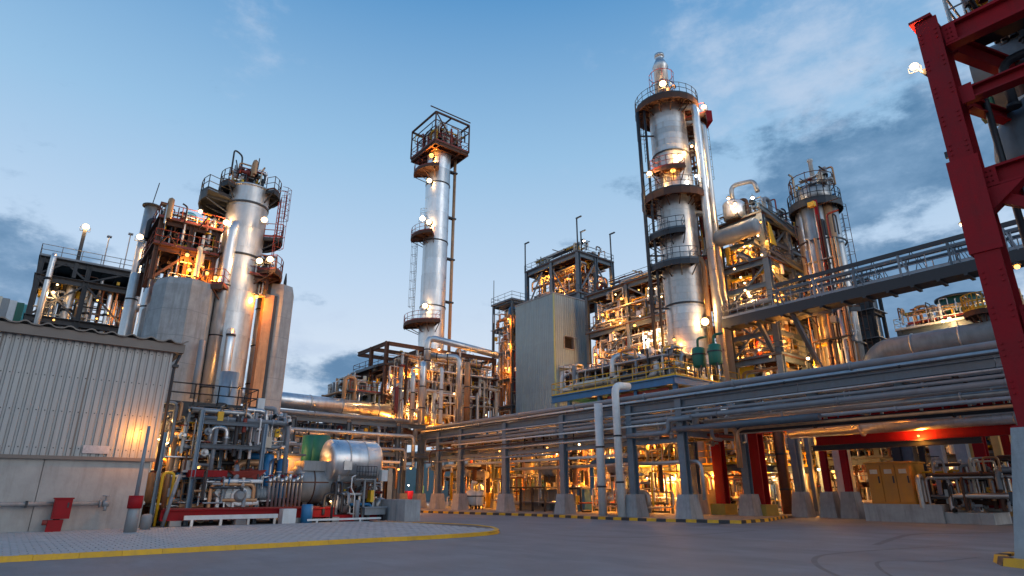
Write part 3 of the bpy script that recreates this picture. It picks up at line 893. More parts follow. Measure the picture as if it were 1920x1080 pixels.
# ---- slim stack
a = (-57.1, 5.4)
stk = thing('slim_stack', 'slim pale grey stack with a flanged top between the dark frame and the silos', 'stack', (*a, 6))
part('barrel', MB().lathe((*a, 6), [(.56, 0), (.5, 19.2)], 20), GALV, stk)
part('flange', MB().lathe((*a, 25.2), [(.72, 0), (.72, .12), (.4, .14)], 20), DARK, stk)
part('aerial', MB().rod((a[0], a[1], 25.4), (a[0] + .1, a[1] + .2, 27.6), .04), DARK, stk)
part('elbow_pipe', MB().tube([(-56.2, 5.2, 6), (-56.2, 5.2, at(250, 576, s=-56.2)[2]), (-56.2, 7.6, at(298, 578, s=-56.2)[2])], .33, 12, 0, 1.2), ALUD, stk)
clutter(stk, (-59, -56.5, 6.3, 8, 8, 16), 26, 31, 'thin pipe beside the slim stack', 'pipes beside the slim stack', 1, .12, [4, 3, 2, 4, 3, 1, 2, 2, 1, 1, .2, 2])
for u, v, tt in ((262, 447, 'w'), (284, 462, 'w'), (312, 446, 'w'), (300, 462, 'n')):
    lamp(at(u, v, Y=47), 'lamp in the cluster beside the slim stack', 260, tt, 'flood' if tt == 'w' else 'globe', group='lamps beside the slim stack', size=1.1)

# ---- concrete silo with its row of cells
cs = thing('concrete_silo', 'faceted grey concrete silo with a row of smaller fluted cells', 'silo', (-46.6, 7.4, 0))


def octa(c, r, z0, z1, top=.93):
    return MB().lathe((c[0], c[1], 0), [(r, z0), (r, z1 - .5), (r * top, z1)], 8, 0, 'z', True, False)


part('main_cell', octa((-46.6, 7.45), 2.0, 0, 15.7), CONC, cs)
for i in range(4):
    part('side_cell', MB().lathe((-48.9 - i * 1.5, 6.9 - i * .1, 0), [(.8, 0), (.8, 15.3 - .05 * i), (.5, 15.6 - .05 * i)], 14), CONC, cs)
for z in (4.2, 6.1, 7.9, 9.8, 11.6, 13.4): part('pour_joint', MB().lathe((-46.6, 7.45, z), [(2.012, 0), (2.012, .035)], 8, 0, 'z', False, False), GRAYP, cs)
q = at(352, 745, Y=41); part('vent_pipe', MB().tube([(q[0] + 1.2, q[1] + .1, 7.5), (q[0] + 1.2, q[1] + .1, 11.4)], .2, 10), LSTEEL, cs)
# rusty gallery on top of the silo
rg = thing('rusty_gallery', 'rust brown railed gallery crowded with lamps on top of the concrete silo', 'gallery', (-48, 7, 15.7))
frame(rg, [-52, -49.4, -46.9], [5.2, 7.2, 9.0], [15.75, 18.3, 20.3], RUST, .28, .35, (1, 2), (1, 2), RUST, OXIDE,
      [((-46.9, 5.2, 15.8), (-46.9, 7.2, 18)), ((-46.9, 9, 15.8), (-46.9, 7.2, 18)), ((-49.4, 5.2, 15.8), (-46.9, 5.2, 18))])
clutter(rg, (-51.8, -46.8, 5.2, 9.2, 15.9, 21.5), 95, 5, 'short pipe run on the rusty gallery', 'pipes on the rusty gallery', 3, .2, [3, 3, 1, 4, 5, 2, 1, 1, 3, 1, .1, 2])
clutter(rg, (-51.5, -48.5, 8.6, 10.4, 14.5, 19), 40, 6, 'tan pipe between the silver tower and the gallery', 'pipes between tower and gallery', 3, .3, [3, 3, 1, 4, 5, 2, 1, 1, 3, 1, .1, 2])
arm = MB()
for (u0, v0), (u1, v1), (u2, v2) in (((343, 430), (352, 388), (343, 382)), ((372, 430), (392, 405), (378, 402)), ((300, 455), (318, 440), (330, 462))):
    arm.tube([at(u0, v0, s=-46), at(u1, v1, s=-46), at(u2, v2, s=-46)], .06, 6)
part('davit', arm, RUST, rg)
for i, (u, v, tt, pw) in enumerate(((351, 478, 's', 350), (355, 506, 's', 350), (376, 396, 'w', 260), (388, 512, 's', 260), (330, 520, 'w', 160), (404, 520, 's', 200))):
    lamp(at(u, v, s=-46.4), 'sodium lamp glowing on the rusty gallery', pw * .6, tt, 'globe', group='lamps on the rusty gallery', size=1.15)

for k, (s_, t_, r_, z_, m, lb) in enumerate(((-49.8, 9.7, .72, 18.6, ALU, 'bright domed upright vessel between the concrete silo and the silver tower'), (-51.6, 11.0, .6, 20.2, ALUD, 'taller dull domed vessel behind the bright one by the silver tower'), (-52.6, 4.9, .42, 17.6, GALV, 'slim upright vessel at the outer end of the silo cells'), (-54.2, 6.2, .5, 19.0, ALU, 'slim bright upright vessel behind the silo cells'), (-49.2, 13.6, .5, 18.8, ALU, 'bright upright pipe vessel on the far side of the silver tower'))):
    o = thing('upright_vessel', lb, 'tank', (s_, t_, 6))
    part('shell', MB().drum((s_, t_, 6), r_, z_ - 6, 'z', 18), m, o)
    for z2 in (9.5, 12.5, 15.5): part('band', MB().ring((s_, t_, z2), r_, .03, .1, 18), DARK, o)
    part('nozzle', MB().tube([(s_, t_, z_ + r_ * .2), (s_, t_, z_ + 1.2), (s_ + .9, t_ + .3, z_ + 1.2), (s_ + .9, t_ + .3, z_)], r_ * .22, 8), m, o)
# ---- silver tower
TW = (-47.3, 10.9)
tw = tower('silver_tower', 'broad silver clad tower with twin fat downpipes beside the concrete silo', 'tower', TW, 4.0, 24.4, 1.5, 1.7, ALUD, (18.6, 22.9), 'flat')
for (dl, dfw), zt, rr in (((1.72, .7), 21.3, .46), ((.85, 1.62), 21.0, .46), ((-.2, 1.95), 12.5, .3)):
    x = TW[0] - .624 * dl + .97 * dfw; y = TW[1] - .782 * dl - .235 * dfw
    dp = part('downpipe', MB().tube([(x, y, 5), (x, y, zt), (TW[0], TW[1], zt + .6)], rr, 16, 0, .9), ALU, tw)
    for zz in (8.5, 12.2, 16.0): part('joint', MB().lathe((x, y, zz), [(rr + .03, 0), (rr + .03, .1)], 16), DARK, dp) if zz < zt else None
platform(tw, TW, 24.3, 1.5, 2.3, 35, 300, DARK, RUST)
platform(tw, TW, 23.2, 1.5, 3.5, 190, 290, DARK, DARK, thick=.6)
platform(tw, TW, 20.6, 1.5, 2.9, 60, 170, DARK, OXIDE)
platform(tw, TW, 17.6, 1.5, 3.2, 40, 130, RUST, OXIDE)
platform(tw, TW, 15.6, 1.5, 3.0, 200, 330, RUST, OXIDE)
ladder(tw, (TW[0] + 1.3, TW[1] + 2.0), 17.6, 23.6, math.radians(60), OXIDE)
ladder(tw, (TW[0] + .2, TW[1] + 2.4), 20.6, 24.6, math.radians(80), OXIDE)
c = MB(); a = at(433, 327, s=-47); b_ = at(440, 280, s=-47); c.tube([a, b_, at(455, 292, s=-47), at(452, 322, s=-47)], .07, 6, 0, .3); c.rod(at(448, 330, s=-47), at(443, 300, s=-47), .05)
part('davit', c, DARK, tw)
part('aerial', MB().rod(at(479, 340, s=-47), at(487, 297, s=-47), .04), DARK, tw)
clutter(tw, (TW[0] - 1.2, TW[0] + 1.2, TW[1] - 1.6, TW[1] + .6, 24.4, 26.2), 26, 8, 'pipe on the roof of the silver tower', 'pipes on the silver tower roof', 2, .16, [1, 1, 1, 1, 3, 5, 1, 1, 3, 1, .1, 1])
for u, v, pw in ((424, 420, 350), (486, 492, 260), (506, 489, 260), (495, 415, 120)):
    lamp(at(u, v, Y=42.3), 'warm lamp fixed to the silver tower', pw, 'w', 'flood', group='lamps on the silver tower', size=1.0)

# ---- rust streaked duct and second concrete silo
q = at(478, 745, Y=45.2)
rd = thing('rusty_duct', 'rust streaked upright duct between the silver tower and the far concrete silo', 'duct', (q[0], q[1], 0))
part('shaft', MB().box((q[0] - .4, q[1] - .35, 0), (q[0] + .4, q[1] + .35, 16.2)), mat('streaked_rust_sheet', (.5, .27, .14), .7, .1, .2, 2, .2, 20, .1, (.2, .08, .04), .8), rd)
part('trim', MB().box((q[0] + .1, q[1] + .352, 0), (q[0] + .35, q[1] + .6, 16.2)), DARK, rd)
lamp(at(481, 556, Y=43.6), 'orange lamp at the head of the rust streaked duct', 500, 's', 'globe', size=1.25)
lamp(at(449, 728, Y=41), 'small orange lamp low on the rust streaked duct', 150, 's', 'globe', size=.7)
q = at(494, 775, Y=46.5)
c2 = thing('concrete_silo', 'tall narrow concrete silo standing alone beside the rust streaked duct', 'silo', (q[0], q[1], 0))
part('main_cell', octa(q, 1.22, 0, 17.3, .9), CONC, c2)
for z in (5, 6.6, 8.2, 9.8, 11.4, 13, 14.6): part('pour_joint', MB().lathe((q[0], q[1], z), [(1.23, 0), (1.23, .035)], 8, 0, 'z', False, False), GRAYP, c2)
part('vent', MB().lathe((q[0] + .3, q[1] + .3, 17.3), [(.12, 0), (.12, .5), (.04, 1.2)], 10), DARK, c2)
gl = thing('service_gallery', 'rusty railed gallery bracketed off the narrow concrete silo', 'gallery', (q[0], q[1], 16.4))
frame(gl, [q[0] - 1.8, q[0] + 1.9], [q[1] - 3.0, q[1] - 1.55], [16.3, 17.2, 18.6], RUST, .2, .3, (1,), (1,), RUST, OXIDE)
clutter(gl, (q[0] - 1.6, q[0] + 1.7, q[1] - 2.9, q[1] - 1.6, 15.9, 19), 30, 9, 'pipe on the service gallery', 'pipes on the service gallery', 2, .15, [3, 3, 1, 4, 5, 2, 1, 1, 3, 1, .1, 2])

# ---- main pipe rack (along s) and its branch (along t)
RZ = 7.25
rack = thing('pipe_rack', 'long blue grey steel pipe rack on concrete plinths along the striped kerb', 'pipe rack', (-36, 34.1, 0))
FC = [-62, -58.2, -54.6, -50.6, -43.6, -36.2, -29.2, -24.9]
colm = MB().ibeam((0, 0, 1.45), (0, 0, RZ + .3), .5, .5).mesh('column', SLATE)
plm = MB().hexa([(-.62, -.62, 0), (.62, -.62, 0), (.62, .62, 0), (-.62, .62, 0)], [(-.45, -.45, 1.45), (.45, -.45, 1.45), (.45, .45, 1.45), (-.45, .45, 1.45)]).mesh('plinth', CONC)
xb = MB().ibeam((0, 0, 0), (0, 6.6, 0), .26, .45).mesh('cross_beam', SLATE)
for s_ in FC:
    for t_ in (34.1, 41.2):
        inst('column', colm, rack, (s_ + 36, t_ - 34.1, 0)); inst('plinth', plm, rack, (s_ + 36, t_ - 34.1, .09))
    for z_ in (RZ - .35, 5.35): inst('cross_beam', xb, rack, (s_ + 36, .25, z_))
for s_ in (-21, -16.5, -12, -7.5): inst('cross_beam', xb, rack, (s_ + 36, .25, RZ - .35))
for a, c in zip(FC + [-16.8, -7.6], (FC + [-16.8, -7.6, 3])[1:]):
    for t_ in (34.1, 41.2): part('longitudinal_beam', MB().ibeam((a + .02, t_, RZ + .02), (c - .02, t_, RZ + .02), .3, .48), SLATE, rack)
for a, c in zip(FC, FC[1:]): part('tie_beam', MB().ibeam((a + .26, 34.1, 4.9), (c - .26, 34.1, 4.9), .2, .3), SLATE, rack)
for i in (1, 4, 5):
    part('brace', MB().bar((FC[i], 41.2, 1.6), (FC[i + 1], 41.2, 6.8), .18), SLATE, rack)


def rackpipe(label, pts, r, m, n=14, group=None, fl=7.0):
    th = thing('rack_pipe', label, 'pipe', pts[0], group)
    part('pipe_run', MB().tube(pts, r, n, 0, max(.5, r * 2.5)), m, th)
    A, B = V(pts[0]), V(pts[1]); L_ = (B - A).length; k = int(L_ / fl)
    if k:
        b = MB().lathe((0, 0, 0), [(r * 1.32, -.05), (r * 1.32, .05)], 14, 0, 's' if abs(A.x - B.x) > abs(A.y - B.y) else 't')
        me = b.mesh('pipe_collar', m)
        for i in range(k):
            q_ = A.lerp(B, (i + .6) / k); inst('pipe_collar', me, th, tuple(q_ - A))
    return th


rackpipe('topmost smooth grey pipe along the front edge of the long rack', [(-60, 34.15, 8.06), (3, 34.15, 8.06)], .19, LSTEEL)
rackpipe('second pipe on top of the long rack, silver', [(-60, 35.2, 7.86), (3, 35.2, 7.86)], .22, GALV)
rackpipe('thick silver insulated pipe on the middle of the long rack', [(-61, 37.2, 7.95), (3, 37.2, 7.95)], .33, ALUD)
rackpipe('rust tinted pipe on the back half of the long rack', [(-61, 38.6, 7.8), (3, 38.6, 7.8)], .2, COPPER)
rackpipe('white painted pipe at the back of the long rack', [(-61, 39.9, 7.85), (3, 39.9, 7.85)], .24, WHITE)
rackpipe('grey pipe slung under the front beam of the long rack', [(-56, 34.0, 6.33), (3, 34.0, 6.33)], .15, LSTEEL)
rackpipe('silver pipe slung under the rack over the road', [(-23.5, 34.7, 5.98), (3, 34.7, 5.98)], .15, GALV)
rackpipe('open ended fat blue grey pipe low under the rack over the road', [at(1262, 806, t=33.6), (-15.6, 33.6, at(1480, 786, t=33.6)[2])], .2, STEEL, fl=99)
rackpipe('pale insulated pipe on the lower tier of the long rack', [(-60, 35.9, 5.75), (-25, 35.9, 5.75), (-25, 35.9, 7.3)], .24, ALUD)
rackpipe('tan pipe on the lower tier of the long rack', [(-60, 37.4, 5.7), (-23, 37.4, 5.7), (-23, 37.4, 3.2)], .18, COPPER)
rackpipe('dark pipe on the lower tier of the long rack', [(-60, 38.8, 5.72), (-8, 38.8, 5.72)], .22, DARK)
rackpipe('silver pipe at the back of the lower rack tier', [(-60, 40.1, 5.74), (-8, 40.1, 5.74)], .2, GALV)
rackpipe('slim pipe tied between the rack columns, white', [(-54, 34.55, 4.2), (-29, 34.55, 4.2)], .1, WHITE)
rackpipe('slim pipe over the kerb below the tie beam, silver', [(-43, 34.6, 3.55), (-24, 34.6, 3.55), (-24, 34.6, 1.2)], .12, GALV)
rackpipe('grey looped pipe bridging two rack columns at mid height', [(-29.2, 33.65, 5.4), (-25.6, 33.65, 5.4), (-25.6, 33.65, 6.2), (-23.8, 33.65, 6.2)], .16, LSTEEL, fl=99)
for i, (z_, t_, r_, m, s0_, s1_, lb) in enumerate(((6.9, 33.85, .07, GALV, -57, 3, 'thin silver line just under the front rack beam'), (6.62, 33.95, .09, LSTEEL, -48, 3, 'thin grey line second below the front rack beam'),
        (5.62, 34.0, .1, LSTEEL, -22, 3, 'thin grey line slung low over the road'), (5.3, 34.2, .08, COPPER, -21, 3, 'thin tan line slung low over the road'), (7.62, 33.8, .06, DARK, -57, 3, 'thin dark line clipped above the front rack beam'),
        (6.05, 33.9, .07, WHITE, -52, -25, 'thin white line clipped to the rack columns'), (5.65, 33.85, .06, RUST, -56, -30, 'thin rusty line clipped to the rack columns'), (5.35, 33.9, .1, GALV, -45, -25, 'thin silver line level with the rack tie beam'),
        (4.55, 33.9, .08, LSTEEL, -57, -37, 'thin grey line below the rack tie beam'), (6.45, 36.2, .12, GALV, -23, 3, 'silver line in the middle of the rack over the road'), (6.75, 37.4, .13, LSTEEL, -23, 3, 'grey line in the middle of the rack over the road'), (6.2, 38.3, .12, COPPER, -23, 3, 'tan line toward the back of the rack over the road'))):
    rackpipe(lb, [(s0_, t_, z_), (s1_, t_, z_)] if i % 3 else [(s0_, t_, z_ - 1.2), (s0_, t_, z_), (s1_, t_, z_)], r_, m, 8, None, 5.5)
clutter(rack, (-61, -24, 35, 41, 5.0, 7.0), 90, 17, 'pipe woven through the long rack', 'pipes woven through the long rack', 10, .2, [5, 4, 4, 2, 2, 3, 2, .4, .6, .6, .3, 2])
clutter(rack, (-23, 2, 35.2, 41, 5.9, 7.6), 60, 18, 'pipe run carried over the road', 'pipes carried over the road', 12, .22, [5, 4, 4, 3, 2, 4, 1, .4, .3, .3, .1, 3])

br = thing('pipe_rack', 'branch pipe rack crossing behind the machinery toward the corner of the long rack', 'pipe rack', (-60, 24, 0))
BC = [9.5, 14.5, 19.8, 25.2, 30.6]
bcol = MB().ibeam((0, 0, 0), (0, 0, 8.1), .42, .42).mesh('column', STEEL)
bx = MB().ibeam((0, 0, 0), (4.2, 0, 0), .24, .4).mesh('cross_beam', STEEL)
for t_ in BC:
    for s_ in (-57, -61.8): inst('column', bcol, br, (s_ + 60, t_ - 24, 0))
    for z_ in (7.9, 6.5, 5.0): inst('cross_beam', bx, br, (-61.5 + 60, t_ - 24, z_))
for a, c in zip(BC, BC[1:] + [34.0]):
    for s_, z_ in ((-57, 8.15), (-57, 5.25), (-61.8, 8.15)): part('longitudinal_beam', MB().ibeam((s_, a + .23, z_), (s_, c - .23, z_), .3, .42), STEEL, br)
for i, (ds, z, r, m, lb) in enumerate(((.35, 8.65, .17, LSTEEL, 'grey pipe on the front edge of the branch rack'), (-.9, 8.7, .24, ALUD, 'silver pipe on top of the branch rack'),
                                       (-2.2, 8.62, .2, WHITE, 'white pipe on top of the branch rack'), (-3.4, 8.68, .26, COPPER, 'tan pipe at the back of the branch rack'),
                                       (.4, 7.1, .2, GALV, 'galvanised pipe on the middle tier of the branch rack'), (-1.2, 7.0, .26, ALU, 'bright silver pipe on the middle tier of the branch rack'),
                                       (-2.6, 6.95, .18, RUST, 'rusty pipe on the middle tier of the branch rack'), (.45, 5.75, .15, LSTEEL, 'slim grey pipe on the low tier of the branch rack'),
                                       (-1, 5.7, .22, GALV, 'fat galvanised pipe on the low tier of the branch rack'), (.5, 4.5, .13, WHITE, 'slim white pipe hung below the branch rack'),
                                       (.5, 4.0, .1, COPPER, 'slim tan pipe hung below the branch rack'))):
    rackpipe(lb, [(-57 + ds, 8, z), (-57 + ds, 33.4 - .3 * i, z)] + ([(-57 + ds, 33.4 - .3 * i, z - 2)] if i % 3 == 1 else []), r, m)
clutter(br, (-61.5, -57.5, 9, 33, 3.6, 8.6), 110, 19, 'pipe woven through the branch rack', 'pipes woven through the branch rack', 12, .22, [5, 4, 4, 3, 3, 3, 2, .6, .8, .6, .4, 2])

# ---- the long fat silver pipe
a = (-62.5, 12, at(515, 747, s=-62.5)[2] + .1); c_ = at(728, 772, s=-62.5)
fp = thing('transfer_pipe', 'long fat silver pipe spanning from the narrow silo to the lit frame', 'pipe', a)
part('pipe_run', MB().tube([a, c_], .8, 24), ALU, fp)
for f in (.3, .55, .72, .93):
    q = V(a).lerp(V(c_), f); part('pipe_collar', MB().lathe(tuple(q), [(.85, -.06), (.85, .06)], 24, 0, 't'), ALUD, fp)
for t_ in (25.5, 31): part('support', MB().bar((-62.5, t_, 8.3), (-62.5, t_, 9.7), .5), STEEL, fp)
tm = thing('low_building', 'low teal panelled building far behind the branch rack', 'building', (-78, 18, 0))
part('wall', MB().box((-84, 12, 0), (-78, 33, 9.6)), TEALW, tm)
for i in range(6): part('window', MB().box((-77.99, 13 + i * 3.2, 7.6), (-77.9, 15.2 + i * 3.2, 9.0)), GALV, tm)
part('roof', MB().box((-84.3, 11.7, 9.604), (-77.6, 33.3, 9.9)), DARK, tm)

# ---- lit process frame at the corner of the racks
cf = thing('process_structure', 'brightly lit open process frame packed with pipes at the foot of the slim column', 'structure', (-66, 38, 0))
frame(cf, [-70.5, -66.5, -62.6], [31.5, 36.5, 41.5, 47], [0, 8.3, 12.0, 15.4, 18.2], RUST, .4, .45, (1, 2, 3), (2, 3), DARK, RUST,
      [((-62.6, 31.5, 8.4), (-62.6, 36.5, 11.6)), ((-62.6, 41.5, 12.1), (-62.6, 47, 15)), ((-62.6, 36.5, 15.5), (-62.6, 41.5, 17.8))], skip=[(0, 0)])
cn = MB(); cn.hexa([(-70, 30.6, 15.2), (-64, 30.6, 15.2), (-64, 35.9, 17.1), (-70, 35.9, 17.1)], [(-70, 30.6, 15.5), (-64, 30.6, 15.5), (-64, 35.9, 17.4), (-70, 35.9, 17.4)])
cp = part('canopy', cn, STEEL, cf)
part('rafter', MB().bar((-64.4, 30.8, 15.0), (-64.4, 35.7, 16.8), .2, .3), DARK, cp)
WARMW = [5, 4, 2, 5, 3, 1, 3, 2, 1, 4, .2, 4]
lab, grp = 'pipe in the tangle of the lit process frame', 'pipes in the lit process frame'
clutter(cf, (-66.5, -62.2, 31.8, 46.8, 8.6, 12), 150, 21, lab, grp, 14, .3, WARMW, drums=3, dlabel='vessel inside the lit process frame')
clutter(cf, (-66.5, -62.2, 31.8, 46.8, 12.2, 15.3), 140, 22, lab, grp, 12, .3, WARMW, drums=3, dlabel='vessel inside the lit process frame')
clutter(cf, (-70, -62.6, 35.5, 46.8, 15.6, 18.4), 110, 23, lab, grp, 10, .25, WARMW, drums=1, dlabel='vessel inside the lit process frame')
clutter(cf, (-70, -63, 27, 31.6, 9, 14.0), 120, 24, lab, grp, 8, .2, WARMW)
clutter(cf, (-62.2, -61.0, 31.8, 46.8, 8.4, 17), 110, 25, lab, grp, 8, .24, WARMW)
part('end_deck', MB().box((-70, 26.4, 8.7), (-62.6, 31.2, 8.9)).box((-70, 27.4, 12.0), (-62.6, 31.2, 12.15)), DARK, cf)
part('handrail', MB().rail([(-62.7, 26.5, 8.9), (-62.7, 31.2, 8.9)], 1.1).rail([(-62.7, 27.5, 12.15), (-62.7, 31.2, 12.15)], 1.1), OXIDE, cf)
part('hoop', MB().tube([(-62.8, 26.9, 8.9), (-62.8, 26.9, 13.6), (-62.8, 28.1, 13.6), (-62.8, 28.1, 8.9)], .22, 10, 0, .6), COPPER, cf)


def big_pipe(label, pts, r, m, bend=None, name='insulated_pipe', group=None):
    th = thing(name, label, 'pipe', pts[0], group)
    part('pipe_run', MB().tube(pts, r, 16, 0, bend), m, th)
    a, c = V(pts[0]), V(pts[1]); d = (c - a).normalized()
    for f in (.25, .6):
        q = a.lerp(c, f); part('pipe_collar', MB().tube([q - d * .06, q + d * .06], r * 1.12, 16), DARK, th)
    return th


def up(u, v0, v1, **k):
    a = at(u, v0, **k); return a


a = at(800, 692, Y=64); b_ = at(801, 632, Y=64); c_ = at(950, 662, Y=64)
big_pipe('silver pipe looping over the top of the lit process frame', [a, (a[0], a[1], b_[2]), (c_[0] - 1.5, c_[1], c_[2])], .36, ALU, .9)
a = at(805, 668, Y=64.5); c_ = at(862, 682, Y=64.5); d_ = at(866, 790, Y=64.5)
big_pipe('silver pipe turning down the face of the lit process frame', [a, (c_[0], c_[1], a[2] - .1), (c_[0], c_[1], 8.2)], .34, ALU, .8)
for i, (u, v0, v1) in enumerate(((795, 680, 792), (829, 690, 792), (877, 682, 785), (776, 700, 790))):
    a = at(u, v0, Y=63.5 - .4 * i)
    big_pipe('pale upright pipe on the face of the lit process frame', [(a[0], a[1], 8.3), (a[0], a[1], a[2]), (a[0] - 1.4, a[1] + .6, a[2])], (.34, .2, .3, .22)[i], (ALU, WHITE, COPPER, ALUD)[i], .6, group='upright pipes on the lit process frame')
for i, (u, v, tt, pw) in enumerate(((757, 698, 's', 420), (781, 696, 's', 420), (736, 727, 'w', 420), (796, 684, 'w', 300), (772, 757, 'w', 420), (776, 775, 'w', 380), (909, 725, 's', 600), (938, 725, 's', 600),
                                    (765, 778, 's', 300), (812, 783, 's', 300), (848, 750, 's', 330), (920, 760, 's', 330), (823, 655, 'w', 200), (700, 760, 's', 380), (735, 780, 's', 300), (880, 700, 's', 330), (955, 690, 's', 260))):
    lamp(at(u, v, s=-62.0) if u < 840 else at(u, v, t=50), 'lamp blazing among the pipes of the lit process frame', pw, tt, 'globe', group='lamps in the lit process frame', size=1.25)

# ---- slim column with its boxed top gallery
CC = (-65, 38.8)
cc = tower('slim_column', 'slim silver column with a square railed gallery at its top', 'column', CC, 8.6, 46.4, 1.62, 2.2, ALU, (24, 33, 41.5), 'flat')
part('stack', MB().lathe((*CC, 46.4), [(1.0, 0), (1.0, 3.6), (1.08, 3.65), (1.08, 3.9), (.9, 3.9)], 20), ALUD, cc)
sx0, sx1, ty0, ty1, zz = CC[0] - 3.6, CC[0] + 2.9, CC[1] - 2.5, CC[1] + 3.0, 46.6
tg = MB().box((sx0, ty0, zz), (sx1, ty1, zz + .12))
for s_ in (sx0 + .1, CC[0] - 1.8, CC[0] + 1.8, sx1 - .1): tg.ibeam((s_, ty0, zz - .25), (s_, ty1, zz - .25), .22, .5)
for t_ in (ty0 + .1, CC[1] - 1.7, CC[1] + 1.7, ty1 - .1): tg.ibeam((sx0, t_, zz - .27), (sx1, t_, zz - .27), .2, .46)
tgo = part('top_gallery', tg, RUST, cc)
part('handrail', MB().rail([(sx0, ty0, zz + .1), (sx1, ty0, zz + .1), (sx1, ty1, zz + .1), (sx0, ty1, zz + .1), (sx0, ty0, zz + .1)], 1.3, 0, 1.5, .05), OXIDE, tgo)
fr = MB()
for s_, t_ in ((sx0, ty0), (sx1, ty0), (sx1, ty1), (sx0, ty1)): fr.bar((s_, t_, zz), (s_, t_, zz + 4.4), .16)
for a, c in (((sx0, ty0), (sx1, ty0)), ((sx1, ty0), (sx1, ty1)), ((sx1, ty1), (sx0, ty1)), ((sx0, ty1), (sx0, ty0))):
    fr.bar((*a, zz + 4.4), (*c, zz + 4.4), .22); fr.bar((*a, zz + 3.2), (*c, zz + 3.2), .1)
fr.bar((sx1, ty0, zz + 4.4), (sx1, CC[1], zz + 1.2), .12); fr.bar((sx1, ty1, zz + 3.2), (sx1, CC[1], zz + .2), .12); fr.bar((sx0, CC[1], zz + 4.4), (sx1, CC[1], zz + 4.4), .18)
fr.bar((sx1 - .2, ty0 - .8, zz + 5.1), (sx1 - .2, ty1 + .3, zz + 5.1), .12)
part('gantry_frame', fr, RUST, tgo)
clutter(cc, (sx0 + .3, sx1 - .3, ty0 + .3, ty1 - .3, zz + .2, zz + 3.4), 70, 41, 'pipe on the square top gallery', 'pipes on the top gallery', 2, .2, [1, 1, 1, 1, 5, 3, 1, 1, 4, 1, .1, 1])
platform(cc, CC, 43.2, 1.62, 3.4, 230, 330, RUST, OXIDE)
platform(cc, CC, 33.6, 1.62, 3.3, 225, 320, RUST, OXIDE)
platform(cc, CC, 21.6, 1.62, 3.6, 225, 345, RUST, OXIDE)
LA = math.radians(262)
lx, ly = CC[0] + 2.6 * math.cos(LA), CC[1] + 2.6 * math.sin(LA)
ladder(cc, (lx, ly), 21.7, 33.4, LA); ladder(cc, (CC[0] + 2.3 * math.cos(LA + .5), CC[1] + 2.3 * math.sin(LA + .5)), 33.7, 36.2, LA)
part('riser_pipe', MB().tube([(CC[0] + .6, CC[1] + 2.3, 9), (CC[0] + .6, CC[1] + 2.3, 46.3)], .22, 10), COPPER, cc)
for zz in (25, 31, 37, 44): part('pipe_clamp', MB().box((CC[0] + .3, CC[1] + 1.4, zz), (CC[0] + .9, CC[1] + 2.6, zz + .2)), DARK, cc)
for u, v, pw, tt, lb in ((809, 294, 380, 's', 'orange lamp under the square gallery of the slim column'), (805, 341, 200, 'w', 'lamp below the small upper balcony of the slim column'), (804, 419, 600, 'w', 'bright lamp at the middle balcony of the slim column'),
                         (797, 576, 700, 'w', 'bright lamp at the lowest balcony of the slim column'), (792, 412, 120, 'n', 'small lamp above the middle balcony of the slim column')):
    lamp(at(u, v, Y=73.2), lb, pw, tt, 'flood', size=1.5)

# ---- grey green clad tower with one window
bt = thing('clad_tower', 'tall grey green clad tower with one dark window near its edge', 'tower', (-52.1, 48, 7))
bx0, bx1, by0, by1, bz0, bz1 = -59.4, -52.1, 48.0, 53.5, 7.2, 24.7
wq = at(1066, 643, s=bx1)


def ribbed(p0, p1, za, zb, pitch, dep, nx):
    """ribbed sheet between two plan points; nx = outward normal"""
    b = MB(); P, Q = V(p0[0], p0[1], 0), V(p1[0], p1[1], 0); L_ = (Q - P).length; d = (Q - P).normalized(); n = V(nx[0], nx[1], 0); pr = []; x = 0
    while x < L_ - pitch * .5:
        for f, e in ((0, 0), (.6, 0), (.7, dep), (.9, dep)): pr.append(P + d * min(L_, x + f * pitch) + n * e)
        x += pitch
    pr.append(Q); m = len(pr)
    b.add([tuple(p + V(0, 0, za)) for p in pr] + [tuple(p + V(0, 0, zb)) for p in pr], [(i, i + 1, m + i + 1, m + i) for i in range(m - 1)])
    return b


for i in range(3):
    za, zb = bz0 + (bz1 - bz0) * i / 3, bz0 + (bz1 - bz0) * (i + 1) / 3 - .012
    part('cladding_panel', ribbed((bx0, by0), (bx1, by0), za, zb, .34, -.05 if False else .05, (0, -1)), CLAD, bt)
w0, w1, v0, v1 = wq[1] - .75, wq[1] + .75, wq[2] - .72, wq[2] + .72
for p0, p1, za, zb in (((bx1, by0), (bx1, w0), bz0, bz1), ((bx1, w1), (bx1, by1), bz0, bz1), ((bx1, w0), (bx1, w1), bz0, v0), ((bx1, w0), (bx1, w1), v1, bz1)):
    part('cladding_panel', ribbed(p0, p1, za, zb, .34, .05, (1, 0)), CLAD, bt)
part('core_wall', MB().box((bx0, by0 + .02, bz0), (bx1 - 1.0, by1, bz1 - .02)), CLAD, bt)
wn_ = part('window', MB().box((bx1 - .3, w0, v0), (bx1 - .2, w1, v1)), mat('dark_opening', (.006, .006, .007), .8, 0, .1), bt)
part('window_frame', MB().box((bx1 + .06, w0 - .1, v0 - .12), (bx1 + .14, w1 + .1, v0)).box((bx1 - .18, w0 - .002, v1), (bx1 + .14, w1 + .6, v1 + .1)).box((bx1 - .18, w1, v0), (bx1 + .14, w1 + .1, v1)).box((bx1 - .18, w0 - .1, v0 + .001), (bx1 + .14, w0, v1)), GALV, wn_)
part('corner_trim', MB().box((bx1 - .02, by0 - .09, bz0), (bx1 + .09, by0 + .12, bz1 + .05)), GREEN and mat('pale_lime_trim', (.3, .4, .22), .5, 0, .1), bt)
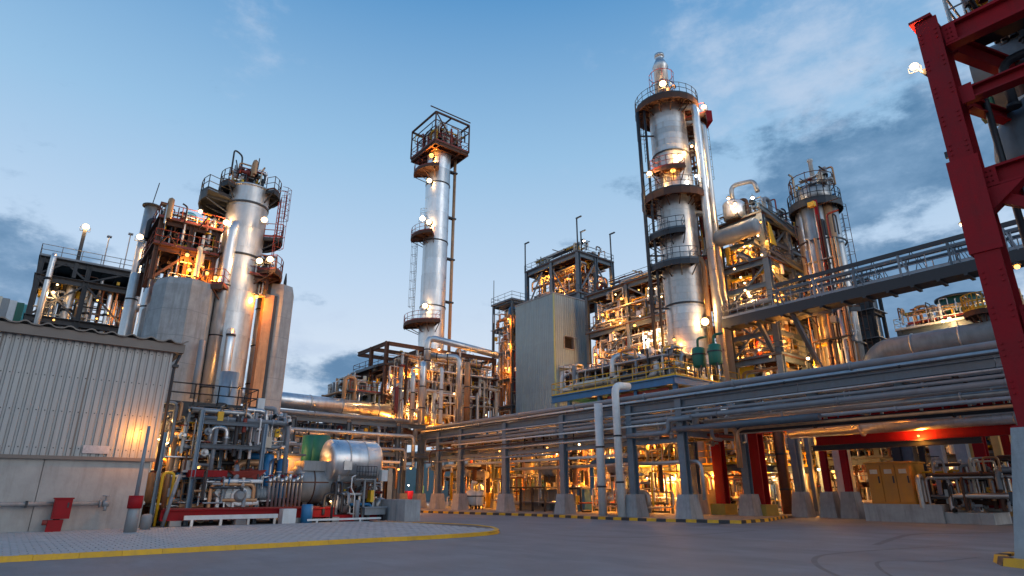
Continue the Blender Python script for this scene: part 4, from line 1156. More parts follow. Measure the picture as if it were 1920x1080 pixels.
part('coping', MB().box((bx0 - .1, by0 - .1, bz1 + .002), (bx1 + .12, by1 + .1, bz1 + .14)), LSTEEL, bt)
hq = at(1045, 722, s=bx1 + .2)
part('hood', MB().hexa([(bx1 + .1, 48.6, 15.6), (bx1 + 2.2, 48.6, 15.2), (bx1 + 2.2, 53.4, 15.2), (bx1 + .1, 53.4, 15.6)], [(bx1 + .1, 48.6, 15.8), (bx1 + 2.2, 48.6, 15.4), (bx1 + 2.2, 53.4, 15.4), (bx1 + .1, 53.4, 15.8)]), WHITE, bt)
part('clad_bay', MB().box((bx1 + .15, 48.7, 11.5), (bx1 + 1.9, 48.78, 15.1)).box((bx1 + .15, 53.2, 11.5), (bx1 + 1.9, 53.3, 15.1)), WHITE, bt)
# small deck frame behind its far edge
sf = thing('deck_frame', 'slender frame of stacked decks just behind the grey green clad tower', 'structure', (-64, 49, 0))
frame(sf, [-66.2, -62], [49.5, 53.5], [8, 12.3, 15.8, 19.5, 23, 26.6], STEEL, .28, .3, (1, 2, 3, 4, 5), (5,), LSTEEL, STEEL)
clutter(sf, (-66, -61.6, 49.2, 53, 9, 26), 120, 43, 'pipe on the stacked decks behind the clad tower', 'pipes on the stacked decks', 8, .2, WARMW, drums=2, dlabel='vessel on the stacked decks')
part('mast', MB().rod((-66.2, 49.5, 26.6), (-66.2, 49.5, 30.5), .06), DARK, sf)
for u, v in ((953, 598), (955, 645), (948, 690)): lamp(at(u, v, s=-61.7), 'lamp between the stacked decks behind the clad tower', 300, 's', group='lamps on the stacked decks', size=1.1)

# ---- blue steel penthouse frame above the clad tower
pf = thing('penthouse_frame', 'blue grey steel frame with a railed roof deck above the clad tower', 'structure', (-58, 57, 24))
frame(pf, [-64.4, -59, -53.8], [54.2, 57.5, 60.8], [20, 26.4, 32.2], SLATE, .5, .55, (1, 2), (1, 2), RUST, STEEL,
      [((-53.8, 54.2, 26.6), (-53.8, 57.5, 31.5)), ((-53.8, 60.8, 26.6), (-53.8, 57.5, 31.5)), ((-64.4, 54.2, 26.6), (-61, 54.2, 31.4)), ((-59, 54.2, 31.4), (-56, 54.2, 26.6))], joists=.8)
clutter(pf, (-64, -54, 54.6, 60.4, 26.6, 31.6), 80, 44, 'pipe under the roof of the penthouse frame', 'pipes in the penthouse frame', 6, .25, WARMW, drums=2, dlabel='vessel in the penthouse frame')
clutter(pf, (-64, -54, 54.6, 60.4, 32.3, 34.3), 50, 45, 'pipe on the roof deck of the penthouse frame', 'pipes on the penthouse roof', 4, .25, [2, 2, 4, 1, 2, 5, 3, .3, .5, 2, .2, 2])
for (u, v, t_), h_ in (((985, 512, 54.2), 4.6), ((1083, 460, 54.2), 4.8), ((1090, 462, 56), 3.6), ((1146, 480, 60.8), 4.2)):
    a = at(u, v, t=t_)
    part('roof_mast', MB().bar((a[0], a[1], 32.2), (a[0], a[1], 32.3 + h_), .14).box((a[0] - .1, a[1] - .1, 32.3 + h_), (a[0] + .9, a[1] + .1, 32.45 + h_)), DARK, pf)
for p_, pw, tt in (((-61.5, 55.6, 30.6), 450, 's'), ((-56.5, 56, 30.4), 450, 's'), ((-54.8, 59.5, 29.4), 500, 's'), ((-58, 55.2, 28), 250, 's')):
    lamp(p_, 'sodium lamp under the roof of the penthouse frame', pw, tt, group='lamps in the penthouse frame', size=1.0)
lamp(at(1095, 452, t=57), 'white lamp among the masts on the penthouse roof', 150, 'n', 'globe', size=1.2)

# ---- deck walkway structure between penthouse and the main column
wk = thing('walkway_frame', 'two tier deck structure linking the penthouse frame to the broad column', 'structure', (-44, 52, 0))
frame(wk, [-49.8, -43.5, -37], [51.5, 56.5], [0, 9.5, 14.5, 19.6, 24.3], STEEL, .4, .5, (2, 3, 4), (3, 4), RUST, STEEL,
      [((-49.8, 51.5, 19.8), (-43.5, 51.5, 24)), ((-37, 51.5, 19.8), (-43.5, 51.5, 24)), ((-49.8, 51.5, 14.6), (-43.5, 51.5, 19.2))], joists=.9)
lab, grp = 'pipe crowded into the walkway structure', 'pipes in the walkway structure'
for i, (za, zb, n) in enumerate(((14.7, 19, 130), (19.8, 23.6, 110), (9.6, 14.2, 130), (24.5, 25.6, 20))):
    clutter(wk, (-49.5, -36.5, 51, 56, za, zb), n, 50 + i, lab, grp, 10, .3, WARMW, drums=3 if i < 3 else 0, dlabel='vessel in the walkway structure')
for u, v, tt, pw in ((1210, 632, 'n', 700), (1218, 625, 'w', 500), (1116, 665, 's', 200), (1190, 610, 's', 250), (1150, 600, 's', 300), (1165, 560, 's', 300), (1130, 590, 's', 300), (1222, 503, 'w', 150), (1190, 665, 's', 250), (1120, 700, 's', 300)):
    lamp(at(u, v, t=50.6), 'lamp glaring from the walkway structure beside the clad tower', pw, tt, group='lamps in the walkway structure', size=1.25)

# ---- the broad main column
MC = (-31.0, 44.5)
mc = tower('main_column', 'tallest and broadest silver column, ringed with galleries, rising behind the pipe rack', 'column', MC, 8.9, 37.8, 1.74, .62, ALUD, (17.2, 32.3), 'dome')
part('skirt', MB().lathe((*MC, 0), [(2.1, 0), (2.0, 8.85)], 32), ALUD, mc)
nz = at(1246, 130, Y=52)
part('top_nozzle', MB().lathe((MC[0] - .2, MC[1] - .1, 38.3), [(.72, 0), (.68, 4.6), (.8, 4.75), (.5, 5.5), (.4, 5.6), (.4, 6.0), (.5, 6.05), (.5, 6.3)], 20), ALU, mc)
d = platform(mc, MC, 37.7, 1.74, 3.1, 0, 360, RUST, DARK, thick=.5)
platform(mc, MC, 36.2, 1.74, 3.7, 20, 120, RUST, OXIDE, thick=.5)
platform(mc, MC, 27.7, 1.74, 3.1, 0, 360, RUST, DARK, thick=.55)
platform(mc, MC, 30.1, 1.74, 2.8, 260, 330, RUST, OXIDE)
platform(mc, MC, 23.8, 1.74, 2.9, 200, 318, DARK, STEEL, thick=.4)
platform(mc, MC, 20.8, 1.74, 3.0, 215, 335, DARK, STEEL, thick=.4)
platform(mc, MC, 33.8, 1.74, 3.0, 60, 140, RUST, RUST)
cg = MB()
for z_ in (39.2, 40.6, 42.0): cg.ring((MC[0] - .2, MC[1] - .1, z_), 1.2, .05, .05, 14)
for k in range(7): cg.rod((MC[0] - .2 + 1.24 * math.cos(k * .9), MC[1] - .1 + 1.24 * math.sin(k * .9), 38), (MC[0] - .2 + 1.24 * math.cos(k * .9), MC[1] - .1 + 1.24 * math.sin(k * .9), 42), .03)
part('nozzle_cage', cg, OXIDE, mc)
part('red_panel', MB().hexa([(MC[0] + 1.2, MC[1] + 3.4, 36.4), (MC[0] + 1.5, MC[1] + 4.2, 36.4), (MC[0] + 3.0, MC[1] + 3.2, 36.4), (MC[0] + 2.6, MC[1] + 2.6, 36.4)], [(MC[0] + 1.2, MC[1] + 3.4, 37.6), (MC[0] + 1.5, MC[1] + 4.2, 37.6), (MC[0] + 3.0, MC[1] + 3.2, 37.6), (MC[0] + 2.6, MC[1] + 2.6, 37.6)]), RED, mc)
clutter(mc, (MC[0] - 1.5, MC[0] + 1.5, MC[1] - 1.5, MC[1] + 1.5, 37.9, 39.0), 14, 61, 'pipe on the crown gallery of the broad column', 'pipes on the crown gallery', 2, .2, [1, 1, 1, 1, 5, 3, 1, .5, 4, 1, .1, 1])
# left-of-view unit and toward-viewer unit at this column
lu, fu = (-.624, -.782), (.572, -.82)


def off(c, l, f, z): return (c[0] + lu[0] * l + fu[0] * f, c[1] + lu[1] * l + fu[1] * f, z)


for i, (l, f, zt, rr, m) in enumerate(((-2.75, 2.1, 37.0, .36, ALU), (-3.4, 1.2, 35.6, .3, ALU), (-2.0, 1.4, 21.5, .22, COPPER), (-3.6, .9, 26, .18, GALV))):
    p0 = off(MC, l, f, 9); p1 = off(MC, l, f, zt)
    part('riser_pipe', MB().tube([p0, p1, (MC[0], MC[1], zt + .9)], rr, 14, 0, .8), m, mc)
for l, f, zt, rr in ((2.9, .6, 37.2, .17), (2.2, .9, 37.2, .12)):
    part('riser_pipe', MB().tube([off(MC, l, f, 9), off(MC, l, f, zt)], rr, 8), DARK, mc)
for zz in (13, 17, 22, 26, 30.5, 34.5):
    part('pipe_clamp', MB().bar(off(MC, 2.9, .6, zz), off(MC, -2.8, .6, zz), .1, .14), DARK, mc)
for (l, f), za, zb in (((.9, 2.0), 20.9, 23.7), ((1.6, 1.5), 23.9, 27.6), ((1.3, 1.8), 27.8, 30.2), ((2.4, .2), 32, 37.6), ((-3.5, -1.6), 29, 37)):
    ladder(mc, off(MC, l, f, za)[:2], za, zb, math.atan2(fu[1] * f + lu[1] * l, fu[0] * f + lu[0] * l), RUST if za > 27 else DARK)
clutter(mc, (MC[0] - 1, MC[0] + 1.6, MC[1] + 2.0, MC[1] + 3.3, 17, 35), 60, 63, 'small pipe behind the risers of the broad column', 'pipes behind the column risers', 3, .16, [3, 2, 1, 3, 5, 3, 1, .5, 3, 1, .1, 1])
for u, v, pw, tt, lb, l_, f_ in ((1243, 160, 900, 'w', 'dazzling lamp at the crown of the broad column', 0, 0), (1274, 299, 900, 'w', 'dazzling lamp on the broad column above its wide gallery', 0, 0), (1218, 328, 350, 'w', 'lamp on the dark pole beside the broad column', 0, 0),
                         (1320, 203, 350, 'w', 'lamp below the red panel near the crown of the broad column', 0, 0), (1297, 274, 200, 'w', 'small lamp beside the risers of the broad column', 0, 0), (1262, 322, 400, 's', 'amber lamp close above the wide gallery of the broad column', 0, 0),
                         (1322, 607, 700, 'w', 'bright round lamp low on the broad column', 0, 0), (1264, 637, 300, 's', 'small lamp by the foot of the broad column', 0, 0), (1258, 650, 250, 's', 'lower of two small lamps by the foot of the broad column', 0, 0), (1305, 330, 150, 'n', 'pale lamp tucked behind the column riser above the wide gallery', 0, 0)):
    lamp(at(u, v, Y=50.2), lb, pw, tt, 'flood' if pw > 300 else 'globe', size=1.5 if pw > 600 else 1.05)

# ---- blue deck in front of the column
bd = thing('blue_deck', 'railed deck edged with bright blue beams just above the pipe rack', 'deck', (-28, 38, 9))
D0, D1, E0, E1, ZD = -41.7, -27.9, 38.0, 43.6, 10.0
part('deck', MB().box((D0, E0 + .2, ZD - .1), (D1 - .2, E1, ZD)), DARK, bd)
for a, c in (((D0, E0, ZD - .3), (D1 - .18, E0, ZD - .3)), ((D1, E0 - .15, ZD - .3), (D1, E1 + 3, ZD - .3)), ((D0, E1, ZD - .3), (D1 - .18, E1, ZD - .3))):
    part('edge_beam', MB().ibeam(a, c, .3, .62), BLUE, bd)
for s_ in (D0 + 2, -36, -32, D1 - .3):
    part('joist', MB().ibeam((s_, E0 + .16, ZD - .38), (s_, E1 - .16, ZD - .38), .2, .4), BLUE, bd)
    for t_ in (E0 + .3, E1 - .3): part('column', MB().ibeam((s_, t_, 7.6), (s_, t_, ZD - .6), .3, .3), BLUE, bd)
part('handrail', MB().rail([(D0, E1, ZD), (D0, E0, ZD), (D1, E0, ZD), (D1, E1 + 3, ZD)], 1.15, 0, 1.4, .04), YEL, bd)
clutter(bd, (D0 + .3, D1 - .5, E0 + .5, E1 - .3, ZD + .1, ZD + 2.6), 190, 71, 'pipe on the blue edged deck', 'pipes on the blue edged deck', 16, .3, [4, 3, 3, 4, 3, 2, 4, 2, 1, 3, .8, 4], drums=5, dlabel='small vessel on the blue edged deck')
a = at(1152, 745, t=38.6); b_ = at(1156, 665, t=38.6)
big_pipe('grey hooked pipe rising through the blue edged deck', [(a[0], a[1], 8), (a[0], a[1], b_[2]), at(1208, 668, t=40.5), add(at(1208, 668, t=40.5), (0, 0, -1))], .26, ALUD, .8)
for u, v in ((1312, 685), (1342, 678)):
    a = at(u, v, t=40); drum_thing((a[0], a[1], ZD), .5, 1.3, 'z', GREEN, 'small green vessel standing at the corner of the blue edged deck', 'green vessels on the blue deck')
part('red_panel', MB().box((D0 + 6.5, E0 + .35, 8.2), (D1 - 1, E0 + .42, 9.3)), OXIDE, bd)
for u, v, tt, pw in ((1062, 700, 'w', 60), (1116, 664, 's', 200), (1090, 715, 's', 200), (1290, 690, 'w', 250), (1180, 705, 's', 250), (1240, 690, 's', 250)):
    lamp(at(u, v, t=41), 'lamp on the blue edged deck', pw, tt, group='lamps on the blue edged deck', size=.95)
for p_ in ((-38, 40, 8.8), (-34, 40.5, 8.8), (-30, 40.5, 8.8)): lamp(p_, 'lamp under the blue edged deck', 200, 's', group='lamps under the blue deck', size=.8)

# ---- steel structure beside the column
gs = thing('steel_structure', 'massive blue grey braced structure glowing amber beside the broad column', 'structure', (-26, 50, 0))
frame(gs, [-28.6, -24.3], [47.2, 51.4, 55.8], [0, 8.6, 10.4, 12.2, 14.4, 16.6, 18.6, 20.6, 22.7, 24.8], SLATE, .5, .42, (1, 3, 5, 7, 9), (1, 3, 5, 7, 9), RUST, STEEL,
      [((-24.3, 47.2, 8.8), (-24.3, 51.4, 12)), ((-24.3, 55.8, 8.8), (-24.3, 51.4, 12)), ((-28.6, 47.2, 12.3), (-24.3, 47.2, 16.2)), ((-24.3, 47.2, 12.3), (-28.6, 47.2, 16.2)),
       ((-24.3, 47.2, 20.8), (-24.3, 51.4, 24.4)), ((-24.3, 51.4, 16.8), (-24.3, 55.8, 20.2)), ((-24.3, 47.2, 20.2), (-24.3, 51.4, 16.8)), ((-28.6, 47.2, 16.8), (-24.3, 47.2, 20.2))], joists=.8)
for (p0, p1) in ((at(1420, 384, t=46.6), at(1503, 448, t=52.5)), (at(1414, 452, t=46.5), at(1520, 514, t=53)), (at(1386, 476, t=46.3), at(1482, 534, t=50))):
    part('inclined_beam', MB().ibeam(p0, p1, .3, .5), SLATE, gs)
lab, grp = 'pipe inside the amber lit braced structure', 'pipes in the braced structure'
for i, (za, zb, n) in enumerate(((8.8, 12, 90), (12.4, 16.2, 90), (16.8, 20.2, 100), (20.8, 24.4, 90))):
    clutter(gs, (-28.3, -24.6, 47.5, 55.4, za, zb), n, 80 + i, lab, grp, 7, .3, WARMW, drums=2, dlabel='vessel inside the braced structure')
clutter(gs, (-28.3, -24.6, 47.5, 55.4, 24.9, 26.8), 50, 85, 'pipe on top of the braced structure', 'pipes on top of the braced structure', 4, .2, [3, 2, 2, 3, 4, 4, 1, 1, 1, 1, .1, 2])
a = at(1362, 440, t=46.0)
du = thing('fat_duct', 'fat pale horizontal duct slung off the face of the braced structure', 'duct', (a[0], a[1], a[2]))
part('shell', MB().drum((a[0] - .6, a[1] - .3, a[2] - .3), .75, 3.6, 's', 20), GRAYP, du)
part('saddle', MB().box((a[0] + .8, a[1] - .5, a[2] - 1.0), (a[0] + 1.2, a[1] + .7, a[2] - .4)), DARK, du)
a = at(1376, 392, t=46.5)
tv = thing('roof_vessel', 'brightly lit rounded vessel with a curved pipe on top of the braced structure', 'tank', (a[0], a[1], 24.9))
part('shell', MB().drum((a[0] - .3, a[1] + .5, 25.2), .95, 1.3, 'z', 24), ALU, tv)
part('curved_pipe', MB().tube([(a[0] - .3, a[1] + .5, 27), (a[0] - .3, a[1] + .5, 28.4), (a[0] + 1.6, a[1] + 1.2, 28.4), (a[0] + 1.8, a[1] + 1.2, 27.2)], .2, 12, 0, .7), ALUD, tv)
part('support', MB().box((a[0] - 1.0, a[1] - .2, 24.87), (a[0] + .4, a[1] + 1.2, 25.3)), DARK, tv)
for u, v, tt, pw in ((1378, 382, 'w', 220), (1411, 371, 'n', 140), (1366, 372, 'w', 150)): lamp(at(u, v, t=45.4), 'lamp dazzling beside the rounded roof vessel', pw, tt, group='lamps by the roof vessel', size=1.1)
a = at(1442, 438, t=47)
solo('lamp_glow_sheet', 'small yellow sheet coloured and shaped as a lamp glow on the braced structure', 'sheet', MB().hexa([(a[0], a[1], a[2] - .9), (a[0] + .05, a[1], a[2] - .9), (a[0] + .05, a[1] + 1.0, a[2] - .9), (a[0], a[1] + 1.0, a[2] - .9)], [(a[0], a[1], a[2] + 1.1), (a[0] + .05, a[1], a[2] + 1.1), (a[0] + .05, a[1] + .4, a[2] + .8), (a[0], a[1] + .4, a[2] + .8)]), YEL, a)  # yellow colour and flag shape stand in for a glowing lamp
lamp(at(1438, 452, t=46.9), 'amber lamp right beneath the yellow glow-coloured sheet', 200, 's', size=.8)
rf = thing('rear_frame', 'dim stacked deck frame packed with pipes behind the braced structure', 'structure', (-30, 59, 0))
frame(rf, [-37, -31.5, -26], [57.2, 61.5], [0, 9, 12.5, 15.5, 18.5, 21.5, 24], DARK, .4, .45, (1, 2, 3, 4, 5, 6), (2, 4, 6), RUST, STEEL, [((-37, 57.2, 12.6), (-31.5, 57.2, 15.2)), ((-26, 57.2, 15.6), (-31.5, 57.2, 18.2)), ((-31.5, 57.2, 18.6), (-26, 57.2, 21.2))], joists=.8)
for k, (za, zb) in enumerate(((9.2, 12.3), (12.7, 15.2), (15.7, 18.2), (18.7, 21.2), (21.7, 25))):
    clutter(rf, (-36.5, -26.3, 56.8, 61, za, zb), 75, 230 + k, 'pipe in the rear frame', 'pipes in the rear frame', 4, .28, WARMW)
    lamp((-35 + k * 1.9, 56.6, zb - .5), 'amber lamp in the rear frame', 380, 's', group='lamps in the rear frame', size=1.0)
    lamp((-29.5 + k * .6, 58.6, zb - .7), 'amber lamp deep in the rear frame', 380, 's', group='deep lamps in the rear frame', size=1.0)
for k, (s_, t_, r_, z_) in enumerate(((-33.6, 55.6, .55, 21), (-29.2, 56.2, .42, 23))):
    big_pipe(('fat', 'slim')[k] + ' pale upright line against the rear frame', [(s_, t_, 8), (s_, t_, z_), (s_, t_ + 2, z_)], r_, (ALUD, GALV)[k], .8)
lab = 'amber lamp inside the braced structure'
for u, v, pw in ((1403, 545, 600), (1412, 563, 500), (1405, 535, 400), (1467, 554, 400), (1380, 680, 500), (1376, 705, 500), (1425, 645, 300), (1515, 672, 500), (1530, 690, 400), (1450, 500, 350), (1490, 590, 300), (1400, 470, 300), (1470, 640, 300), (1500, 520, 250), (1340, 590, 250), (1345, 560, 200), (1440, 700, 300)):
    lamp(at(u, v, t=47.9), lab, pw, 's' if pw < 500 else 'w', group='lamps in the braced structure', size=1.1)
part('yellow_panel', MB().box((-28.3, 47.6, 8.9), (-27.0, 47.7, 11.8)), YEL, gs)

# ---- cluster of upright vessels further along
vc = (-21.6, 51.9)
vk = thing('vessel_cluster', 'bundle of fat upright silver pipes under a dark railed crown platform', 'tower', (*vc, 0))
for k in range(10):
    a = 2 * PI * k / 10 + .2; rr = (.55, .42, .6, .45, .5)[k % 5]
    part('riser', MB().lathe((vc[0] + 1.2 * math.cos(a), vc[1] + 1.2 * math.sin(a), 6), [(rr, 0), (rr, 19.4), (rr * .6, 19.7)], 16), (ALUD, ALU, GALV, ALUD, COPPER)[k % 5], vk)
part('core', MB().lathe((*vc, 6), [(1.15, 0), (1.15, 20)], 20), DARK, vk)
part('red_riser', MB().tube([(vc[0] + 1.0, vc[1] - 2.2, 17), (vc[0] + 1.0, vc[1] - 2.2, 25.4)], .16, 10), RED, vk)
for zz in (13, 17.5, 22): part('band', MB().ring((*vc, zz), 1.9, .09, .14, 24), DARK, vk)
platform(vk, vc, 25.7, .3, 2.2, 0, 360, DARK, DARK, thick=.45)
platform(vk, vc, 15.5, 2.2, 3.2, 200, 330, DARK, RUST)
part('upper_drum', MB().lathe((*vc, 25.8), [(1.5, 0), (1.5, 1.5), (.8, 2.0)], 20), ALUD, vk)
cg = MB()
for k in range(9): cg.rod((vc[0] + 1.85 * math.cos(k * .7), vc[1] + 1.85 * math.sin(k * .7), 25.7), (vc[0] + 1.85 * math.cos(k * .7), vc[1] + 1.85 * math.sin(k * .7), 28.6), .035)
for z_ in (27.6, 28.5): cg.ring((*vc, z_), 1.8, .06, .05, 14)
part('crown_rail', cg, RUST, vk)
ladder(vk, (vc[0] + 1.0, vc[1] + 2.6), 8, 25.5, math.radians(60), RUST)
clutter(vk, (vc[0] - 1.5, vc[0] + 1.5, vc[1] - 1.5, vc[1] + 1.5, 26.5, 29), 25, 91, 'pipe on the crown of the vessel bundle', 'pipes on the bundle crown', 2, .15, [1, 1, 1, 1, 5, 5, 1, .5, 2, 1, .1, 1])
clutter(vk, (vc[0] - 1.2, vc[0] + 2.6, vc[1] - 3.2, vc[1] - 2.2, 8, 25), 22, 92, 'thin pipe on the face of the vessel bundle', 'pipes on the vessel bundle', 5, .16, [3, 2, 1, 3, 5, 4, 1, .5, 2, 1, .1, 1])
part('flue', MB().lathe((vc[0], vc[1] + .6, 27.6), [(.24, 0), (.18, 3.0), (.26, 3.05), (.26, 3.25)], 10), WHITE, vk)
# dark glazed stair tower behind the cluster
st = thing('stair_tower', 'narrow dark stair tower with pale landings behind the vessel bundle', 'tower', (-20, 55, 0))
frame(st, [-21.6, -19.8], [55.2, 57.4], [6, 9, 11.5, 14, 16.5, 19], DARK, .25, .3, (1, 2, 3, 4, 5), (5,), LSTEEL, DARK)
part('cladding', MB().box((-21.5, 55.4, 6), (-20.0, 57.2, 18.6)), DDUCT, st)

# ---- conveyor style footbridge
fb = thing('footbridge', 'dark enclosed footbridge with tall white railings climbing across to the red tower', 'bridge', (-18, 45, 15))
FA, FZ, FY = -27.4, -3.0, 45.0
part('soffit', MB().box((FA, FY - .75, 14.6), (FZ, FY + .75, 15.35)), DARK, fb)
for k in range(16): part('soffit_rib', MB().box((FA + .6 + k * 1.5, FY - .8, 14.45), (FA + .8 + k * 1.5, FY + .8, 14.598)), DARK, fb)
def fbl(t_):
    b = MB()
    for k in range(9):
        s_ = FA + 2 + k * 2.4; b.bar((s_, t_ + .03, 15.4), (s_ + .5, t_ + .03, 17.0), .04); b.bar((s_ + .5, t_ + .03, 17.0), (s_ + 1.0, t_ + .03, 15.4), .04)
    return b


for t_ in (FY - .72, FY + .72):
    part('handrail', MB().rail([(FA, t_, 15.35), (FZ, t_, 15.35)], 1.15, 0, 1.5, .035), LSTEEL, fb)
    part('lattice', fbl(t_), DARK, fb)
    part('top_chord', MB().bar((FA + 5, t_, 17.0), (FZ, t_, 17.0), .14, .3), DARK, fb)
    part('mid_chord', MB().bar((FA + 5, t_, 16.6), (FZ, t_, 16.6), .1, .14), STEEL, fb)
for k in range(7):
    s_ = FA + 5 + k * 2.9
    part('portal', MB().bar((s_, FY - .72, 15.3), (s_, FY - .72, 17.1), .12).bar((s_, FY + .72, 15.3), (s_, FY + .72, 17.1), .12).bar((s_ + .5, FY - .72, 15.3), (s_, FY - .72, 17.0), .08), LSTEEL if k % 2 else STEEL, fb)
part('trestle', MB().bar((-24.6, 45, 14.7), (-24.6, 46.8, 12.5), .3).bar((-21.6, 44.6, 14.7), (-21.6, 49.5, 9), .3), STEEL, fb)

# ---- fat grey duct over the rack and green tank behind
a = at(1632, 664, t=50); c_ = at(1890, 632, t=50)
gd = thing('grey_duct', 'huge weathered grey duct lying level beyond the rack under the footbridge', 'duct', a)
part('shell', MB().tube([(a[0] - .2, 50, a[2] - 1.2), (a[0] + .9, 50, a[2] + .1), (-2, 50, a[2] + .15)], .85, 24, 0, 1.2), GRAYP, gd)
for k in range(5): part('band', MB().lathe((a[0] + 3 + k * 3, 50, a[2] + .13), [(.88, 0), (.88, .1)], 24, 0, 's'), ALUD, gd)
for s_ in (-16, -10, -4): part('saddle', MB().box((s_, 49.4, 6), (s_ + .4, 50.6, a[2] - .8)), STEEL, gd)
a = at(1810, 612, Y=55)
gt = thing('green_tank', 'dark green round tank with a rimmed lid on the deck beyond the footbridge', 'tank', (a[0], a[1], a[2]))
part('shell', MB().lathe(a, [(1.75, 0), (1.75, 2.6), (1.7, 2.62)], 24), mat('dark_green_paint', (.012, .075, .055), .5, 0, .2, 1), gt)
part('rim', MB().lathe((a[0], a[1], a[2] + 2.6), [(1.95, 0), (1.95, .2), (.5, .55)], 24), DARK, gt)
dk = thing('far_deck', 'railed deck carrying the dark green tank', 'deck', (a[0], a[1], 0))
frame(dk, [a[0] - 4.5, a[0], a[0] + 5], [a[1] - 3, a[1] + 3], [0, a[2] - 4, a[2] - .06], STEEL, .4, .5, (2,), (2,), LSTEEL, WHITE)
clutter(dk, (a[0] - 4.5, a[0] + 5, a[1] - 3, a[1] - 1.9, a[2], a[2] + 2), 30, 95, 'pipe on the far deck by the green tank', 'pipes on the far deck', 3, .2)
for u, v in ((1768, 602), (1780, 597), (1856, 586)): lamp(at(u, v, Y=52.5), 'bright lamp beside the dark green tank', 300, 'w', 'globe', group='lamps by the green tank', size=1.2)
a = at(1838, 560, Y=40)
rp_ = thing('round_platform', 'little yellow railed round platform beside the dark green tank', 'platform', (a[0], a[1], a[2] - 1))
part('drum', MB().lathe((a[0], a[1], a[2] - 14), [(.35, 0), (.35, 13)], 14), LSTEEL, rp_)
platform(rp_, (a[0], a[1]), a[2] - 1, .3, 1.15, 0, 360, RUST, YEL)

# ================================================================ under and behind the rack
# ---- red portal columns and gate beams
for i, (u, v, w_, h_, lb) in enumerate(((1352, 900, .8, 6.6, 'fat red steel column on a yellow foot behind the rack, the slimmer of a pair'), (1422, 900, 1.05, 6.9, 'fat red steel column on a yellow foot behind the rack, the wider of a pair'))):
    a = at(u, v, t=42.4)
    rc = thing('red_column', lb, 'column', (a[0], a[1], .1))
    part('shaft', MB().ibeam((a[0], a[1], .85), (a[0], a[1], h_), w_, w_ * .8, 0, .08), RED, rc)
    part('stiffener', MB().box((a[0] - w_ / 2 + .02, a[1] - .42, h_ - 1.2), (a[0] + w_ / 2 - .02, a[1] + .42, h_ - 1.1)), RED, rc)
    part('foot', MB().box((a[0] - w_ * .75, a[1] - .8, .1), (a[0] + w_ * .75, a[1] + .8, .85)), mat('ochre_foot%d' % i, (.38, .28, .06), .7, 0, .2, 2), rc)
gate = thing('red_gate', 'red steel gate frame spanning the road below the rack', 'gate', (-15, 44, 0))
for z_, t_, s0_, s1_ in ((6.55, 42.3, -21, -4), (4.95, 42.4, -20.2, -8.0), (6.6, 48.4, -32, -9)):
    part('gate_beam', MB().ibeam((s0_, t_, z_), (s1_, t_, z_), .35, .62), RED, gate)
part('gate_beam', MB().ibeam((-20.4, 42.2, 4.45), (-10.9, 42.2, 4.45), .3, .34), DARK, gate, 'dark lower beam')
for u, v, zt in ((1872, 980, 6.4), (1925, 975, 6.4)):
    a = at(u, v, z=0); part('gate_column', MB().ibeam((a[0], a[1] - .1, .0), (a[0], a[1] - .1, zt), .6, .6), RED, gate)
for s_, h_ in ((-21.2, 6.2), (-19.8, 4.6)): part('gate_column', MB().ibeam((s_, 45.2, 1.0), (s_, 45.2, h_), .4, .4), RED, gate)
for s_ in (-20, -15.5, -11): part('gate_tie', MB().ibeam((s_, 42.65, 6.5), (s_, 48.2, 6.5), .25, .4), RED, gate)
rackpipe('fat silver pipe with a glowing underside lying across the red gate', [(-21.5, 41.6, 5.55), (2, 41.6, 5.55)], .42, ALU)
rackpipe('red fire main lying along the red gate', [(-20.3, 43.2, 5.05), (-6, 43.2, 5.05)], .26, RED, fl=99)
lamp((-13.9, 42.0, 4.85), 'orange lamp glowing under the fat silver pipe of the red gate', 260, 's', size=.6)
for i, (a_, c_) in enumerate(((-61, -52), (-50, -44), (-43, -37), (-36, -30))):
    clutter(rack, (a_, c_, 36.2, 41.0, .2, 4.7), 26, 210 + i, 'pipe standing in the shade under the long rack', 'pipes under the long rack', 4, .26, [4, 4, 5, 3, 3, 4, 3, 1, 1, 2, .8, 3], drums=2, dlabel='vessel standing under the long rack')
    lamp((a_ + 2.5, 39.5, 3.6), 'sodium lamp hung under the long rack', 240, 's', group='lamps under the long rack', size=.8)
    lamp((a_ + 5.5, 41, 2.6), 'sodium lamp hung under the long rack', 240, 's', group='lamps under the long rack', size=.8)
# ---- white stand pipes at the kerb
a = at(1131, 968, t=33.3); zt = at(1121, 757, t=33.3)[2]
wsx = big_pipe('white stand pipe with an open flat top at the striped kerb', [(a[0], 33.3, .1), (a[0], 33.3, zt)], .31, WHITE, name='stand_pipe')
a = at(1166, 966, t=33.3); zt = at(1147, 724, t=33.3)[2]
big_pipe('taller white stand pipe bending back over the rack', [(a[0], 33.3, .1), (a[0], 33.3, zt), (a[0] + .2, 34.6, zt + .05)], .27, WHITE, .5, name='stand_pipe')

